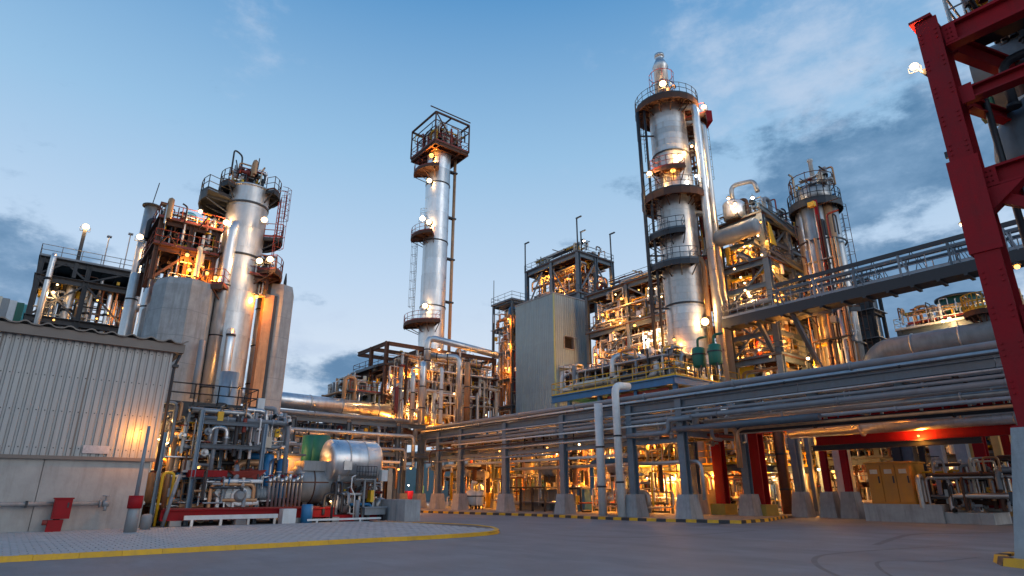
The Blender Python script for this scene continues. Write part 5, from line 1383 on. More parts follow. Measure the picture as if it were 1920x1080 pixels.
# ---- orange cabinet and concrete plinth across the road
a = at(1688, 979, z=0)
pl = thing('concrete_plinth', 'long low concrete plinth under the orange cabinet across the road', 'plinth', (a[0], a[1], 0))
part('block', MB().box((a[0] - 1.9, a[1], 0), (a[0] + 2.3, a[1] + 4, 1.0)), CONC, pl)
part('step', MB().box((a[0] + 2.31, a[1] + .2, 0), (a[0] + 4.6, a[1] + 3.2, .6)), CONC, pl)
clutter(pl, (a[0] + 1.3, a[0] + 6.2, a[1] + .4, a[1] + 3, .7, 3.2), 45, 260, 'pipe behind the low concrete plinth', 'pipes behind the concrete plinth', 2, .16, [3, 3, 3, 2, 3, 5, 1, 1, 1, 1, .4, 1])
oc = thing('orange_cabinet', 'large orange three door cabinet on a concrete plinth across the road', 'cabinet', (a[0] - .3, a[1] + .5, 1.0))
c0, c1 = a[0] - 1.5, a[0] + .95; zt = 3.35
part('body', MB().box((c0, a[1] + .35, 1.004), (c1, a[1] + 2.6, zt)), ORANGE, oc)
for k in range(3):
    w_ = (c1 - c0) / 3
    dd = part('door', MB().box((c0 + k * w_ + .03, a[1] + .29, 1.1), (c0 + (k + 1) * w_ - .03, a[1] + .347, zt - .1)), ORANGE, oc)
    part('vent', MB().box((c0 + k * w_ + .2, a[1] + .26, zt - .6), (c0 + (k + 1) * w_ - .2, a[1] + .288, zt - .35)), CREAM, dd)
    part('handle', MB().box((c0 + (k + 1) * w_ - .2, a[1] + .24, 2.2), (c0 + (k + 1) * w_ - .13, a[1] + .288, 2.6)), DARK, dd)
part('roof', MB().box((c0 - .1, a[1] + .25, zt + .002), (c1 + .1, a[1] + 2.7, zt + .1)), ORANGE, oc)
for q in ((-22.9, 44.6), (-21.2, 45.2), (-19.8, 45.2), (-20.5, 47)):
    solo('concrete_footing', 'tapered concrete footing at the mouth of the plant road', 'footing', MB().hexa([(q[0] - .6, q[1] - .6, 0), (q[0] + .6, q[1] - .6, 0), (q[0] + .6, q[1] + .6, 0), (q[0] - .6, q[1] + .6, 0)], [(q[0] - .42, q[1] - .42, 1.7), (q[0] + .42, q[1] - .42, 1.7), (q[0] + .42, q[1] + .42, 1.7), (q[0] - .42, q[1] + .42, 1.7)]), CONC, (*q, 0), 'concrete footings by the plant road')

# ---- ground floor of the plant behind the rack
gb = thing('ground_floor_frame', 'steel ground floor bays behind the long rack, packed with glowing pipework', 'structure', (-44, 46, 0))
frame(gb, [-62, -56, -50, -44, -38, -32, -26], [43, 48, 53], [.1, 3.6, 7.0], STEEL, .35, .4, (1, 2), (1,), DARK, YEL, (), [(6, 0)])
GW = [4, 4, 3, 5, 4, 3, 3, 3, 2, 4, .5, 3]
bays = [(-62, -56), (-56, -50), (-50, -44), (-44, -38), (-38, -32), (-32, -26)]
for i, (a, c) in enumerate(bays):
    lab = 'pipe in the glowing ground floor bays behind the rack'; grp = 'pipes in the ground floor bays'
    clutter(gb, (a + .3, c - .3, 42.8, 52, .3, 3.4), 48, 110 + i, lab, grp, 5, .3, GW, drums=3, dlabel='vessel standing in the ground floor bays behind the rack')
    clutter(gb, (a + .3, c - .3, 42.8, 52, 3.8, 6.9), 52, 120 + i, lab, grp, 5, .3, GW, drums=1, dlabel='vessel standing in the ground floor bays behind the rack')
# wall panels of the bays
for i, (a, c) in enumerate(bays):
    for k in range(3):
        w_ = (c - a - .6) / 3
        for z0_, z1_ in ((.1, 3.3), (3.8, 6.8)):
            if (i * 7 + k * 3 + int(z0_)) % 5 == 4: continue
            part('bay_panel', MB().box((a + .3 + k * w_ + .03, 53.25, z0_), (a + .3 + (k + 1) * w_ - .03, 53.33, z1_)), (OCHRE, OXIDE, OCHRE, CREAM, ORANGE, YEL)[(i + k * 2 + int(z0_)) % 6], gb)
for i, (a, c) in enumerate(bays[:-1]):
    for k in range(3):
        w_ = (c - a - .5) / 3
        for z0_, z1_ in ((.12, 3.1), (3.75, 6.5)):
            if (i * 5 + k * 2 + int(z0_)) % 4 == 3: continue
            part('bay_panel', MB().box((a + .25 + k * w_ + .03, (47.45, 44.9)[i < 3], z0_), (a + .25 + (k + 1) * w_ - .03, (47.53, 44.98)[i < 3], z1_)), (OCHRE, ORANGE, OXIDE, YEL, OCHRE)[(i + k * 2 + int(z0_)) % 5], gb)
        lamp((a + 1 + k * 2, (45.6, 43.2)[i < 3], 2.7 - .3 * (k % 2)), 'sodium lamp burning in front of the ochre bay panels', 270, 's', group='lamps by the ochre panels', size=.9)
        if k != 1: lamp((a + 1 + k * 2, (45.4, 43.0)[i < 3], 5.9), 'sodium lamp burning in front of the upper ochre bay panels', 270, 's', group='lamps by the upper ochre panels', size=.9)
RL = random.Random(77)
for i, (a, c) in enumerate(bays):
    for k in range(3):
        p_ = (a + 1.2 + k * 1.8 + RL.uniform(-.4, .4), RL.choice((43.6, 45.5, 50.5, 51.5)), RL.uniform(2.4, 3.1))
        lamp(p_, 'sodium lamp under the first floor of the glowing bays', 330, 's', group='lamps in the ground floor bays', size=.8)
    lamp((a + 3 + RL.uniform(-1, 1), 44 + RL.uniform(0, 5), 6.3), 'sodium lamp under the second floor of the glowing bays', 260, 's', group='upper lamps in the ground floor bays', size=.8)
VIS = ((812, 866, 'w'), (950, 838, 'w'), (1059, 830, 'n'), (1040, 868, 'w'), (790, 910, 'n'), (880, 905, 's'), (880, 930, 's'), (1227, 889, 'n'), (1260, 895, 'w'), (1248, 900, 's'), (1145, 885, 's'), (1140, 838, 'w'), (1325, 843, 's'), (1407, 888, 'n'), (1443, 870, 'w'), (1450, 893, 'w'), (1475, 891, 'w'), (1535, 880, 'w'), (1562, 884, 's'), (1567, 895, 's'), (1500, 830, 's'), (740, 905, 'w'))
for u, v, tt in VIS: lamp(at(u, v, t=44.5 if u < 1300 else 50), 'bright lamp shining between the columns under the rack', 260, tt, group='bright lamps under the rack', size=.95)
# low sheds and drums right behind the kerb
def rsolo(name, label, cat, mb, m, org, grp=None): return solo(name, label, cat, mb, m, org, grp)


for i, (u, v) in enumerate(((884, 955), (898, 955))):
    a = at(u, v, z=.1); drum_thing((a[0], a[1], -.3), .55 - .12 * i, 1.1, 'z', WHITE, 'white drum standing by the lit bay behind the kerb', 'white drums behind the kerb', 'white_drum')
a = at(985, 958, z=.1)
wb = thing('work_bench', 'long dark bench with shelves below the white pipe coils', 'bench', (a[0], a[1], .1))
part('top', MB().box((a[0] - 2.6, a[1], 2.0), (a[0] + 2.6, a[1] + 1.6, 2.12)), DARK, wb)
for k in range(4): part('leg', MB().box((a[0] - 2.55 + k * 1.65, a[1] + .05, .1), (a[0] - 2.4 + k * 1.65, a[1] + .2, 1.998)), DARK, wb)
part('shelf', MB().box((a[0] - 2.5, a[1] + .3, .8), (a[0] + 2.5, a[1] + 1.5, .87)), GRAYP, wb)
part('back', MB().box((a[0] - 2.5, a[1] + 1.52, .1), (a[0] + 2.5, a[1] + 1.58, 1.9)), GRAYP, wb)
for i, (u, v0, v1, r_) in enumerate(((985, 800, 840, .45), (1000, 830, 870, .6), (1018, 850, 860, .5))):
    a = at(u, v0, t=42); b_ = at(u, v1, t=42)
    big_pipe('fat grey coil pipe hooking round behind the work bench', [(a[0] - 1.6, a[1], a[2]), (a[0], a[1], a[2]), (a[0], a[1], b_[2] - 1), (a[0] + 2, a[1], b_[2] - 1)], r_, LSTEEL, 1.2, group='coil pipes behind the work bench')
for i, (u, m) in enumerate(((990, BLUE), (1003, TEALW), (1016, BLUE), (1029, CREAM), (1042, ALUD))):
    a = at(u, 930, t=42.4); drum_thing((a[0], a[1], .2), .42, 2.6, 'z', m, ('tall slim blue filter standing behind the work bench', 'teal filter standing behind the work bench', 'tall slim blue filter standing behind the work bench', 'cream filter standing behind the work bench', 'silver filter standing behind the work bench')[i], 'filters behind the work bench')
lf = thing('lean_to', 'low white roofed lean-to lit from within behind the rack columns', 'lean-to', (-32, 41.5, 0))
part('roof', MB().hexa([(-40, 40.6, 3.7), (-30.5, 40.6, 3.7), (-30.5, 43, 4.0), (-40, 43, 4.0)], [(-40, 40.6, 3.82), (-30.5, 40.6, 3.82), (-30.5, 43, 4.12), (-40, 43, 4.12)]), CREAM, lf)
part('gutter', MB().tube([(-40, 40.5, 3.72), (-30.5, 40.5, 3.72)], .09, 8), WHITE, lf)
for k in range(4): part('post', MB().box((-39.8 + k * 2.8, 40.8, .1), (-39.65 + k * 2.8, 40.95, 3.69)), STEEL, lf)
for k in range(3): part('lattice', MB().rail([(-39.6 + k * 2.8, 40.87, .1), (-37.2 + k * 2.8, 40.87, .1)], 1.3, 0, .8, .03), DARK, lf)
for k in range(3): lamp((-38.5 + k * 3.0, 41.6, 3.45), 'sodium lamp hung under the white lean-to roof', 300, 's', 'tube', group='lamps under the lean-to', size=.8, yaw=ANG + PI / 2)
a = at(930, 955, z=.1)
for i, (u, v, w_, h_, m, lb) in enumerate(((912, 952, .8, 1.5, YEL, 'yellow locker beside the second rack plinth'), (925, 950, 1.0, 1.6, BLUE, 'blue pallet crate next to the yellow locker'), (1090, 960, .9, 1.8, BLUE, 'blue locker behind the third rack plinth'), (760, 947, .9, 1.7, RED, 'red locker by the far end of the striped kerb'), (779, 948, .9, 2.3, CYAN, 'turquoise lit cabinet by the far end of the striped kerb'), (705, 940, 1.0, 2.0, GREEN, 'green cabinet beyond the grey block wall'))):
    a = at(u, v, z=.1); o = thing('locker', lb, 'locker', (a[0], a[1], .1))
    part('body', MB().box((a[0] - w_ / 2, a[1], .12), (a[0] + w_ / 2, a[1] + .8, .1 + h_)), m, o)
    part('door', MB().box((a[0] - w_ / 2 + .06, a[1] - .03, .25), (a[0] + w_ / 2 - .06, a[1] - .004, h_ - .05)), m, o)
lamp(add(at(779, 910, t=41), (0, -1, 0)), 'cool white lamp over the turquoise cabinet', 150, 'n', size=.7)

# ---- plant floor beyond the road gate
rb = thing('road_bays', 'tall steel bays beyond the road, crowded with lit pipework', 'structure', (-12, 58, 0))
frame(rb, [-28, -21, -14, -7, 0, 7], [54, 60, 66], [0, 4.2, 7.6, 10.5], STEEL, .4, .45, (1, 2, 3), (1, 2, 3), DARK, STEEL)
for i, a in enumerate((-28, -21, -14, -7, 0)):
    lab = 'pipe in the lit bays beyond the road'; grp = 'pipes in the bays beyond the road'
    clutter(rb, (a + .3, a + 6.7, 53.6, 62, .2, 4), 80, 130 + i, lab, grp, 5, .35, GW, drums=3, dlabel='vessel in the bays beyond the road')
    clutter(rb, (a + .3, a + 6.7, 53.6, 60, 4.3, 7.4), 70, 140 + i, lab, grp, 4, .35, GW, drums=1, dlabel='vessel in the bays beyond the road')
    clutter(rb, (a + .3, a + 6.7, 53.6, 58, 7.7, 10.4), 50, 150 + i, lab, grp, 3, .3, GW)
    for k in range(3):
        if (i + k) % 3: part('bay_panel', MB().box((a + .4 + k * 2.2, 66.3, .1), (a + 2.5 + k * 2.2, 66.38, 7)), (CREAM, OCHRE, GRAYP)[(i + k) % 3], rb)
    for k in range(2):
        lamp((a + 1.8 + k * 3.2, 55 + RL.uniform(0, 5), 3.4 + RL.uniform(-.6, .3)), 'warm lamp in the bays beyond the road', 330, 'w' if k else 's', group='lamps in the bays beyond the road', size=.8)
    lamp((a + 3.5, 54.5, 6.6), 'upper warm lamp in the bays beyond the road', 260, 'w', group='upper lamps in the bays beyond the road', size=.8)
for u, v, r_, m, lb in ((1440, 815, .4, RUST, 'rusty'), (1785, 975, .5, CREAM, 'cream'), (1752, 970, .45, CONC, 'concrete')):
    a = at(u, 968, z=0); 
    big_pipe('thick %s leg pipe standing at the mouth of the plant road' % lb, [(a[0], a[1] + 3, 0), (a[0], a[1] + 3, 7.5)], r_, m, name='leg_pipe')
for i, (u, w_, h_, m, lb) in enumerate(((1700, .5, 8, DARK, 'dark square leg rising behind the orange cabinet'), (1722, .8, 7.5, DDUCT, 'broad dark upright duct right beside the orange cabinet'), (1748, .35, 8, DARK, 'thin dark leg past the broad upright duct'), (1778, .7, 8, CONC, 'tall concrete post past the orange cabinet'), (1826, .65, 8, CONC, 'second tall concrete post past the orange cabinet'), (1845, .4, 8, OCHRE, 'ochre post close to the red gate column'), (1895, .4, 8, OCHRE, 'ochre post beyond the red gate column'), (1530, .3, 7.5, SLATE, 'slate leg at the mouth of the plant road'), (1512, .28, 7.5, PALEB, 'pale blue leg at the mouth of the plant road'), (1592, .9, 5.2, GALV, 'pale cased unit behind the concrete footings'))):
    a = at(u, 940, t=47.6 + (i % 3) * .5)
    o = thing('support_leg', lb, 'post', (a[0], a[1], 0))
    part('shaft', MB().bar((a[0], a[1], .3), (a[0], a[1], h_), w_), m, o); part('foot', MB().box((a[0] - w_ * .8, a[1] - w_ * .8, 0), (a[0] + w_ * .8, a[1] + w_ * .8, .298)), CONC, o)
gt2 = thing('glazed_booth', 'brightly lit glazed booth with teal frames beyond the road', 'booth', (-12, 50, 0))
a = at(1795, 966, z=0)
part('wall', MB().box((a[0] - 1.2, a[1] + 1.5, 0), (a[0] + 1.6, a[1] + 3.5, 1.0)), CREAM, gt2)
part('frame', MB().box((a[0] - 1.2, a[1] + 1.5, 3.2), (a[0] + 1.6, a[1] + 3.5, 3.4)).box((a[0] - 1.2, a[1] + 1.5, 1.002), (a[0] - 1.05, a[1] + 1.65, 3.198)).box((a[0] + 1.45, a[1] + 1.5, 1.002), (a[0] + 1.6, a[1] + 1.65, 3.198)), CYAN, gt2)
part('pane', MB().box((a[0] - 1.04, a[1] + 1.6, 1.01), (a[0] + 1.44, a[1] + 1.63, 3.19)), TEALW, gt2)
lamp((a[0] + .2, a[1] + 1.0, 3.3), 'white lamp over the glazed booth', 220, 'n', size=.8)

# ---- far backdrop of plant so no bare horizon shows between the bays
for i, (s_, t_, w_, h_, m, lb) in enumerate(((-98, 64, 84, 8.5, TEALW, 'long dim teal warehouse behind the glowing bays'), (-48, 66, 22, 9.5, GRAYP, 'long dim grey warehouse behind the glowing bays'), (-24, 74, 30, 9, RUST, 'brown warehouse beyond the road bays'), (10, 80, 40, 9.5, GRAYP, 'grey warehouse at the far end of the road'), (-100, 40, 22, 8, GRAYP, 'low grey warehouse behind the branch rack'), (-85, 10, 20, 9, TEALW, 'dim teal warehouse behind the machinery yard'))):
    o = thing('warehouse', lb, 'warehouse', (s_, t_, 0))
    part('wall', MB().box((s_ - w_ / 2, t_, 0), (s_ + w_ / 2, t_ + 8, h_)), m, o)
    part('roof', MB().hexa([(s_ - w_ / 2 - .3, t_ - .3, h_ + .004), (s_ + w_ / 2 + .3, t_ - .3, h_ + .004), (s_ + w_ / 2 + .3, t_ + 8.3, h_ + .004), (s_ - w_ / 2 - .3, t_ + 8.3, h_ + .004)], [(s_ - w_ / 2 - .3, t_ - .3, h_ + .2), (s_ + w_ / 2 + .3, t_ - .3, h_ + .2), (s_ + w_ / 2 + .3, t_ + 4, h_ + 1.4), (s_ - w_ / 2 - .3, t_ + 4, h_ + 1.4)]), DARK, o)
    for k in range(int(w_ / 4)): part('window', MB().box((s_ - w_ / 2 + 1 + k * 4, t_ - .06, h_ - 2.4), (s_ - w_ / 2 + 3.4 + k * 4, t_ - .004, h_ - 1.0)), GALV, o)

# ================================================================ red tower over the road
RT, TT = (-4.02, 20.41), 27.0
rt = thing('red_tower', 'dark red steel tower of heavy beams filled with dark ducts, on a concrete plinth', 'structure', (*RT, 0))
CW = .6
for s_, t_ in ((RT[0], RT[1]), (3.2, RT[1]), (RT[0] + 2.2, TT), (3.2, TT)):
    c = part('column', MB().ibeam((s_, t_, 3.3), (s_, t_, 15.9 if t_ < 22 else 19), CW, .9, 0, .07), RED, rt)
    if t_ < 22:
        part('splice', MB().box((s_ - CW / 2 - .09, t_ - .5, 8.0), (s_ + CW / 2 + .09, t_ - .455, 10.9)).box((s_ - CW / 2 - .09, t_ - .454, 8.0), (s_ - CW / 2 - .012, t_ + .46, 10.9)), RED, c)
        part('bolts', MB().box((s_ - CW / 2 - .13, t_ - .2, 14.2), (s_ - CW / 2 - .01, t_ - .1, 14.4)).box((s_ - CW / 2 - .13, t_ - .2, 11.2), (s_ - CW / 2 - .01, t_ - .1, 11.4)), DARK, c)
        part('end_cap', MB().box((s_ - CW / 2 - .12, t_ - .55, 15.904), (s_ + CW / 2 - .1, t_ + .55, 16.0)), RED, c)
for z_, h_ in ((15.2, .75), (13.0, .4), (10.2, .62), (6.1, .6)):
    part('beam', MB().ibeam((RT[0] + CW / 2 + .01, RT[1], z_), (2.78, RT[1], z_), .4, h_), RED, rt)
    part('beam', MB().ibeam((RT[0] + 2.2 + CW / 2 + .01, TT, z_), (2.78, TT, z_), .4, h_), RED, rt)
    part('beam', MB().ibeam((RT[0] + .3, RT[1] + .47, z_), (RT[0] + 2.0, TT - .47, z_), .3, h_), RED, rt)
part('brace', MB().bar((RT[0] + .35, RT[1] + .1, 9.7), (1.2, RT[1] + .1, 6.4), .3), RED, rt)
bl_ = MB()
for z in list(range(4, 16)):
    for ds in (-.2, .2):
        for dz in (0, .16, .32): bl_.lathe((RT[0] + ds, RT[1] - .49, z + dz + .1), [(.028, 0), (.028, .04)], 6, 0, 't')
for z_ in (15.2, 10.2, 6.1):
    for k in range(6):
        for dz in (-.16, 0, .16): bl_.lathe((RT[0] + CW / 2 + .12 + .1 * (k % 2) + .0, RT[1] - .24, z_ + dz), [(.025, 0), (.025, .04)], 6, 0, 't')
part('bolt_heads', bl_, RED, rt, kind='stuff')
for z_ in (15.2, 13.0, 10.2, 6.1): part('gusset', MB().box((RT[0] + CW / 2 + .02, RT[1] - .215, z_ - .3), (RT[0] + CW / 2 + .34, RT[1] - .203, z_ + .3)), RED, rt)
part('knee', MB().hexa([(RT[0] + CW / 2, RT[1] - .2, 9.2), (RT[0] + CW / 2 + .02, RT[1] - .2, 9.2), (RT[0] + CW / 2 + .02, RT[1] + .2, 9.2), (RT[0] + CW / 2, RT[1] + .2, 9.2)], [(RT[0] + CW / 2, RT[1] - .2, 9.88), (RT[0] + CW / 2 + .9, RT[1] - .2, 9.88), (RT[0] + CW / 2 + .9, RT[1] + .2, 9.88), (RT[0] + CW / 2, RT[1] + .2, 9.88)]), RED, rt)
dk_ = part('deck', MB().box((RT[0] + .7, RT[1] + .5, 15.6), (3.6, RT[1] + 2.0, 15.67)), DARK, rt)
part('handrail', MB().rail([(RT[0] + .5, RT[1] + 2, 15.67), (RT[0] + .5, RT[1] + .3, 15.67), (3.6, RT[1] + .3, 15.67)], 1.25, 0, 1.2, .035), GALV, dk_)
part('plinth', MB().hexa([(-4.95, 19.4, 0), (-3.0, 19.4, 0), (-3.0, 21.6, 0), (-4.95, 21.6, 0)], [(-4.46, 19.85, 3.25), (-3.4, 19.85, 3.25), (-3.4, 21.0, 3.25), (-4.46, 21.0, 3.25)]), CONC, rt)
part('base_plate', MB().box((-4.44, 19.9, 3.252), (-3.5, 20.95, 3.3)), RED, rt)
part('fixing', MB().box((-4.85, 19.9, 1.4), (-4.7, 20.2, 1.7)), DARK, rt)


def tduct(label, pts, r, m, bend=1.4, bands=3):
    th = thing('dark_duct', label, 'duct', pts[0])
    part('shell', MB().tube(pts, r, 26, 0, bend), m, th)
    a, c = V(pts[0]), V(pts[1]); d = (c - a).normalized()
    for k in range(bands):
        q = a.lerp(c, (k + .5) / bands); part('band', MB().tube([q - d * .05, q + d * .05], r + .03, 26), DARK, th)


tduct('huge dark duct lying under the top beam of the red tower', [(-3.95, 25.4, 15.7), (6, 25.4, 15.7)], 1.4, DDUCT)
tduct('dark duct turning down inside the red tower', [(3, 23.3, 13.0), (-3.05, 23.3, 13.0), (-3.05, 23.3, 10.6)], .8, DDUCT)
tduct('lower dark duct beneath the turning duct of the red tower', [(-3.3, 25.6, 12.3), (6, 25.6, 12.3)], 1.15, DDUCT)
tduct('rounded pale hopper low inside the red tower', [(-2.7, 22.9, 9.6), (-2.7, 22.9, 8.4)], .8, CONC, bands=1)
solo('green_box', 'small green box between the ducts of the red tower', 'box', MB().box((-3.85, 23.0, 13.4), (-3.45, 23.4, 14.2)), GREEN, (-3.4, 22.8, 12.1))
clutter(rt, (RT[0] + .6, 3, 21, 26, 16.1, 18.6), 60, 160, 'pipe on the roof deck of the red tower', 'pipes on the red tower roof', 5, .3, [2, 2, 1, 2, 3, 8, 1, .3, 1, .5, .1, 1])
clutter(rt, (RT[0] + .6, 3, 21, 26, 4, 15), 70, 161, 'pipe among the ducts of the red tower', 'pipes in the red tower', 5, .25, [2, 2, 1, 2, 3, 10, .5, .3, 1, .3, .1, 1])
a = at(1715, 128, t=20.3)
lamp(a, 'single bright lamp on a short arm of the red tower column', 420, 'w', 'flood', size=.55)
q = at(1752, 150, t=20.35); solo('short_bracket_arm', 'short arm carrying the lamp of the red tower', 'bracket', MB().tube([q, (a[0] + .1, a[1], a[2] - .1)], .045, 6), DARK, q)
for u, v, lb in ((1797, 370, 'upper of two little lamps on the edge of the red tower'), (1803, 421, 'lower of two little lamps on the edge of the red tower')):
    lamp(at(u, v, t=20.6), lb, 90, 'w', size=.45)
lamp(at(1907, 500, t=28), 'orange lamp glowing behind the red tower column', 200, 's', size=.8)
# striped kerb round the plinth
ki = thing('island_kerb', 'black and yellow kerbed island round the concrete plinth of the red tower', 'kerb', (-4, 20, 0))
arc = [(-2.5, 18.6), (-4.3, 18.8), (-5.15, 19.3), (-5.6, 20.4), (-5.5, 21.6), (-4.5, 22.8), (-2, 23.4)]
kk = resample(arc, .55)
inf = MB(); inf.add([(p.x, p.y, .12) for p in kk] + [(4, 24, .12), (4, 18, .12)], [tuple(range(len(kk) + 2))[::-1]]); part("infill", inf, CONC, ki)
for i, (a, c) in enumerate(zip(kk, kk[1:])):
    d = (c - a).normalized(); x = V(-d.y, d.x, 0)
    if x.dot(V(-3.5, 20.8, 0) - a) > 0: x = -x
    k = MB(); pts = [a + x * .06, c + x * .06, c - x * .24, a - x * .24]; tp = [a, c, c - x * .24, a - x * .24]
    if (pts[1] - pts[0]).cross(pts[2] - pts[1]).z < 0: pts, tp = pts[::-1], tp[::-1]
    k.hexa(pts, [p + V(0, 0, .18) for p in tp]); part('kerb_block', k, KBLK if i % 2 else KERB, ki)

# ================================================================ machinery yard behind the paved island
GZ = .118
ef = thing('pipe_support_frame', 'tall blue grey post frame carrying tiers of pipes over the machinery yard', 'frame', (-36, 9, GZ))
zt = at(383, 769, s=-35.3)[2]
for s_, t_, h_, w_ in ((-35.3, 7.45, zt, .2), (-35.3, 10.75, zt - .5, .17), (-35.6, 5.95, zt - 1.2, .17), (-39.2, 7.45, zt, .2), (-39.2, 10.75, zt, .2), (-37.2, 12.3, zt - 1, .17), (-39.2, 5.9, zt, .2), (-37.2, 9.1, zt - .2, .17)):
    part('post', MB().ibeam((s_, t_, GZ), (s_, t_, h_), w_ * 1.3, w_), PALEB, ef)
for z_ in (zt - .1, zt - 1.3, zt - 2.7):
    part('beam', MB().ibeam((-39.1, 7.45, z_), (-35.4, 7.45, z_), .14, .24), STEEL, ef)
    part('beam', MB().ibeam((-39.2, 7.6, z_ - .26), (-39.2, 10.6, z_ - .26), .14, .24), STEEL, ef)
    part('beam', MB().ibeam((-35.3, 7.6, z_ - .5), (-35.3, 10.6, z_ - .5), .12, .2), STEEL, ef)
wk2 = part('walkway', MB().box((-39.4, 5.9, zt + .3), (-36.6, 10.6, zt + .37)), DARK, ef)
part('handrail', MB().rail([(-36.65, 6.0, zt + .37), (-36.65, 8.4, zt + .37), (-36.65, 10.5, zt + .37), (-39.3, 10.5, zt + .37)], 1.15, 0, 1.3, .035), DARK, wk2)
for i, (pts, r, m, lb) in enumerate((
        ([(-36, 5.9, zt + .05), (-36, 10.2, zt + .05), (-36, 10.2, zt - 2)], .16, ALUD, 'upper silver pipe on the post frame of the machinery yard'),
        ([(-35.8, 7.4, zt - .35), (-35.8, 12.2, zt - .35), (-35.8, 12.2, 2)], .13, LSTEEL, 'grey pipe bending down on the post frame of the machinery yard'),
        ([(-36.6, 8.0, zt + .0), (-36.6, 9.9, zt + .0)], .2, WHITE, 'short white drum pipe on the post frame of the machinery yard'),
        ([(-36.2, 8.8, zt - .75), (-36.2, 12.6, zt - .75)], .14, ALU, 'bright pipe on the lower tier of the post frame'),
        ([(-36.9, 6, zt - 1.1), (-36.9, 10.9, zt - 1.1)], .11, COPPER, 'tan pipe on the lower tier of the post frame'),
        ([(-35.5, 8.3, zt - .9), (-35.5, 8.3, 2.4)], .11, LSTEEL, 'upright grey pipe hung from the post frame'),
        ([(-38.2, 9.2, 1), (-38.2, 9.2, zt + 2.6)], .55, ALUD, 'fat upright silver pipe rising through the post frame'),
        ([(-37.6, 11.4, 1.2), (-37.6, 11.4, zt - .5)], .14, ALU, 'slim upright silver pipe behind the red skid'),
        ([(-37.0, 11.0, 1.2), (-37.0, 11.0, zt - .9)], .1, COPPER, 'slim upright tan pipe behind the red skid'),
        ([(-36.2, 6.5, .4), (-36.2, 6.5, zt - 1.4)], .16, COPPER, 'tan upright pipe beside the shed corner'),
        ([(-36.9, 6.9, .4), (-36.9, 6.9, zt - 2.0)], .13, CREAM, 'cream upright pipe beside the shed corner'),
        ([(-35.2, 6.1, .12), (-35.2, 6.1, 2.6), (-35.2, 6.6, 2.6), (-35.2, 6.6, .12)], .07, YEL, 'yellow pipe hoop standing by the shed corner'),
        ([(-34.7, 6.35, .12), (-34.5, 6.7, 2.5)], .09, LSTEEL, 'leaning grey pipe by the yellow hoop'))):
    rackpipe(lb, pts, r, m, 12, None, 2.2)
clutter(ef, (-39, -35.6, 6, 12.4, 3.4, zt + .3), 90, 201, 'small pipe on the post frame of the machinery yard', 'pipes on the post frame', 8, .14, [4, 4, 6, 2, 1, 3, 3, .4, .3, 1, .8, 3])
clutter(ef, (-40, -36, 5.6, 12.4, .3, 3.4), 120, 202, 'pipe low in the machinery yard by the shed corner', 'pipes low in the machinery yard', 6, .2, [3, 3, 4, 4, 3, 4, 3, 1, 1, 2, 1, 3], drums=2, dlabel='vessel low in the machinery yard')
# red skid with the pump set
sk = thing('red_skid', 'long red painted skid under the pale pump set and blue filters', 'skid', (-36, 9.5, GZ))
for s_ in (-34.75, -38.0): part('rail_beam', MB().ibeam((s_, 6.2, .62), (s_, 14.9, .62), .26, .5), RED, sk)
for k in range(7): part('cross_beam', MB().ibeam((-37.86, 6.5 + k * 1.35, .62), (-34.89, 6.5 + k * 1.35, .62), .2, .4), RED, sk)
part('deck', MB().box((-37.9, 6.3, .88), (-34.9, 14.8, .93)), OXIDE, sk)
for t_ in (6.6, 9.6, 12.4, 14.6): part('foot', MB().box((-35.1, t_, GZ), (-34.4, t_ + .5, .365)), CONCW, sk)
part('handrail', MB().rail([(-35.9, 7.2, .93), (-35.9, 8.3, .93)], 1.2, 0, .25, .025), COPPER, sk)
pm = at(430, 930, s=-35.6)
ps = thing('pump_set', 'pale grey pump set with curled casing and a dull red hopper on the red skid', 'pump', (-35.6, pm[1], .94))
pt_ = pm[1]
part('casing', MB().hexa([(-36.3, pt_ - .2, .96), (-35.1, pt_ - .1, .96), (-35.1, pt_ + .9, .96), (-36.3, pt_ + .9, .96)], [(-36.5, pt_ - 1.1, 1.7), (-35.0, pt_ - .9, 1.65), (-35.0, pt_ + 1.1, 1.6), (-36.5, pt_ + 1.1, 1.7)]).hexa([(-36.5, pt_ - 1.08, 1.705), (-35.02, pt_ - .88, 1.655), (-35.02, pt_ + 1.08, 1.605), (-36.5, pt_ + 1.08, 1.705)], [(-36.4, pt_ - .7, 2.35), (-35.3, pt_ - .5, 2.3), (-35.3, pt_ + .6, 2.2), (-36.4, pt_ + .6, 2.3)]), WHITE, ps)
part('volute', MB().tube([(-34.95, pt_ + .35 + .36 * math.cos(k * .5 + .6), 1.45 + .36 * math.sin(k * .5 + .6)) for k in range(10)] + [(-34.95, pt_ + 1.3, 1.15)], .12, 10, 0, .05), WHITE, ps)
part('hub', MB().lathe((-35.0, pt_ + .3, 1.5), [(.3, -.1), (.3, .25), (.16, .4)], 14, 0, 's'), GRAYP, ps)
part('motor', MB().drum((-35.5, pt_ + 1.3, 1.55), .42, .9, 't', 16), GRAYP, ps)
for k in range(5): part('cooling_fin', MB().lathe((-35.5, pt_ + 1.4 + k * .17, 1.55), [(.46, 0), (.46, .05)], 16, 0, 't'), GRAYP, ps)
part('elbow', MB().tube([(-35.0, pt_ - .5, 1.2), (-35.0, pt_ - .5, 1.9), (-35.0, pt_ + .1, 2.3), (-35.4, pt_ + .1, 3.0)], .14, 10, 0, .4), LSTEEL, ps)
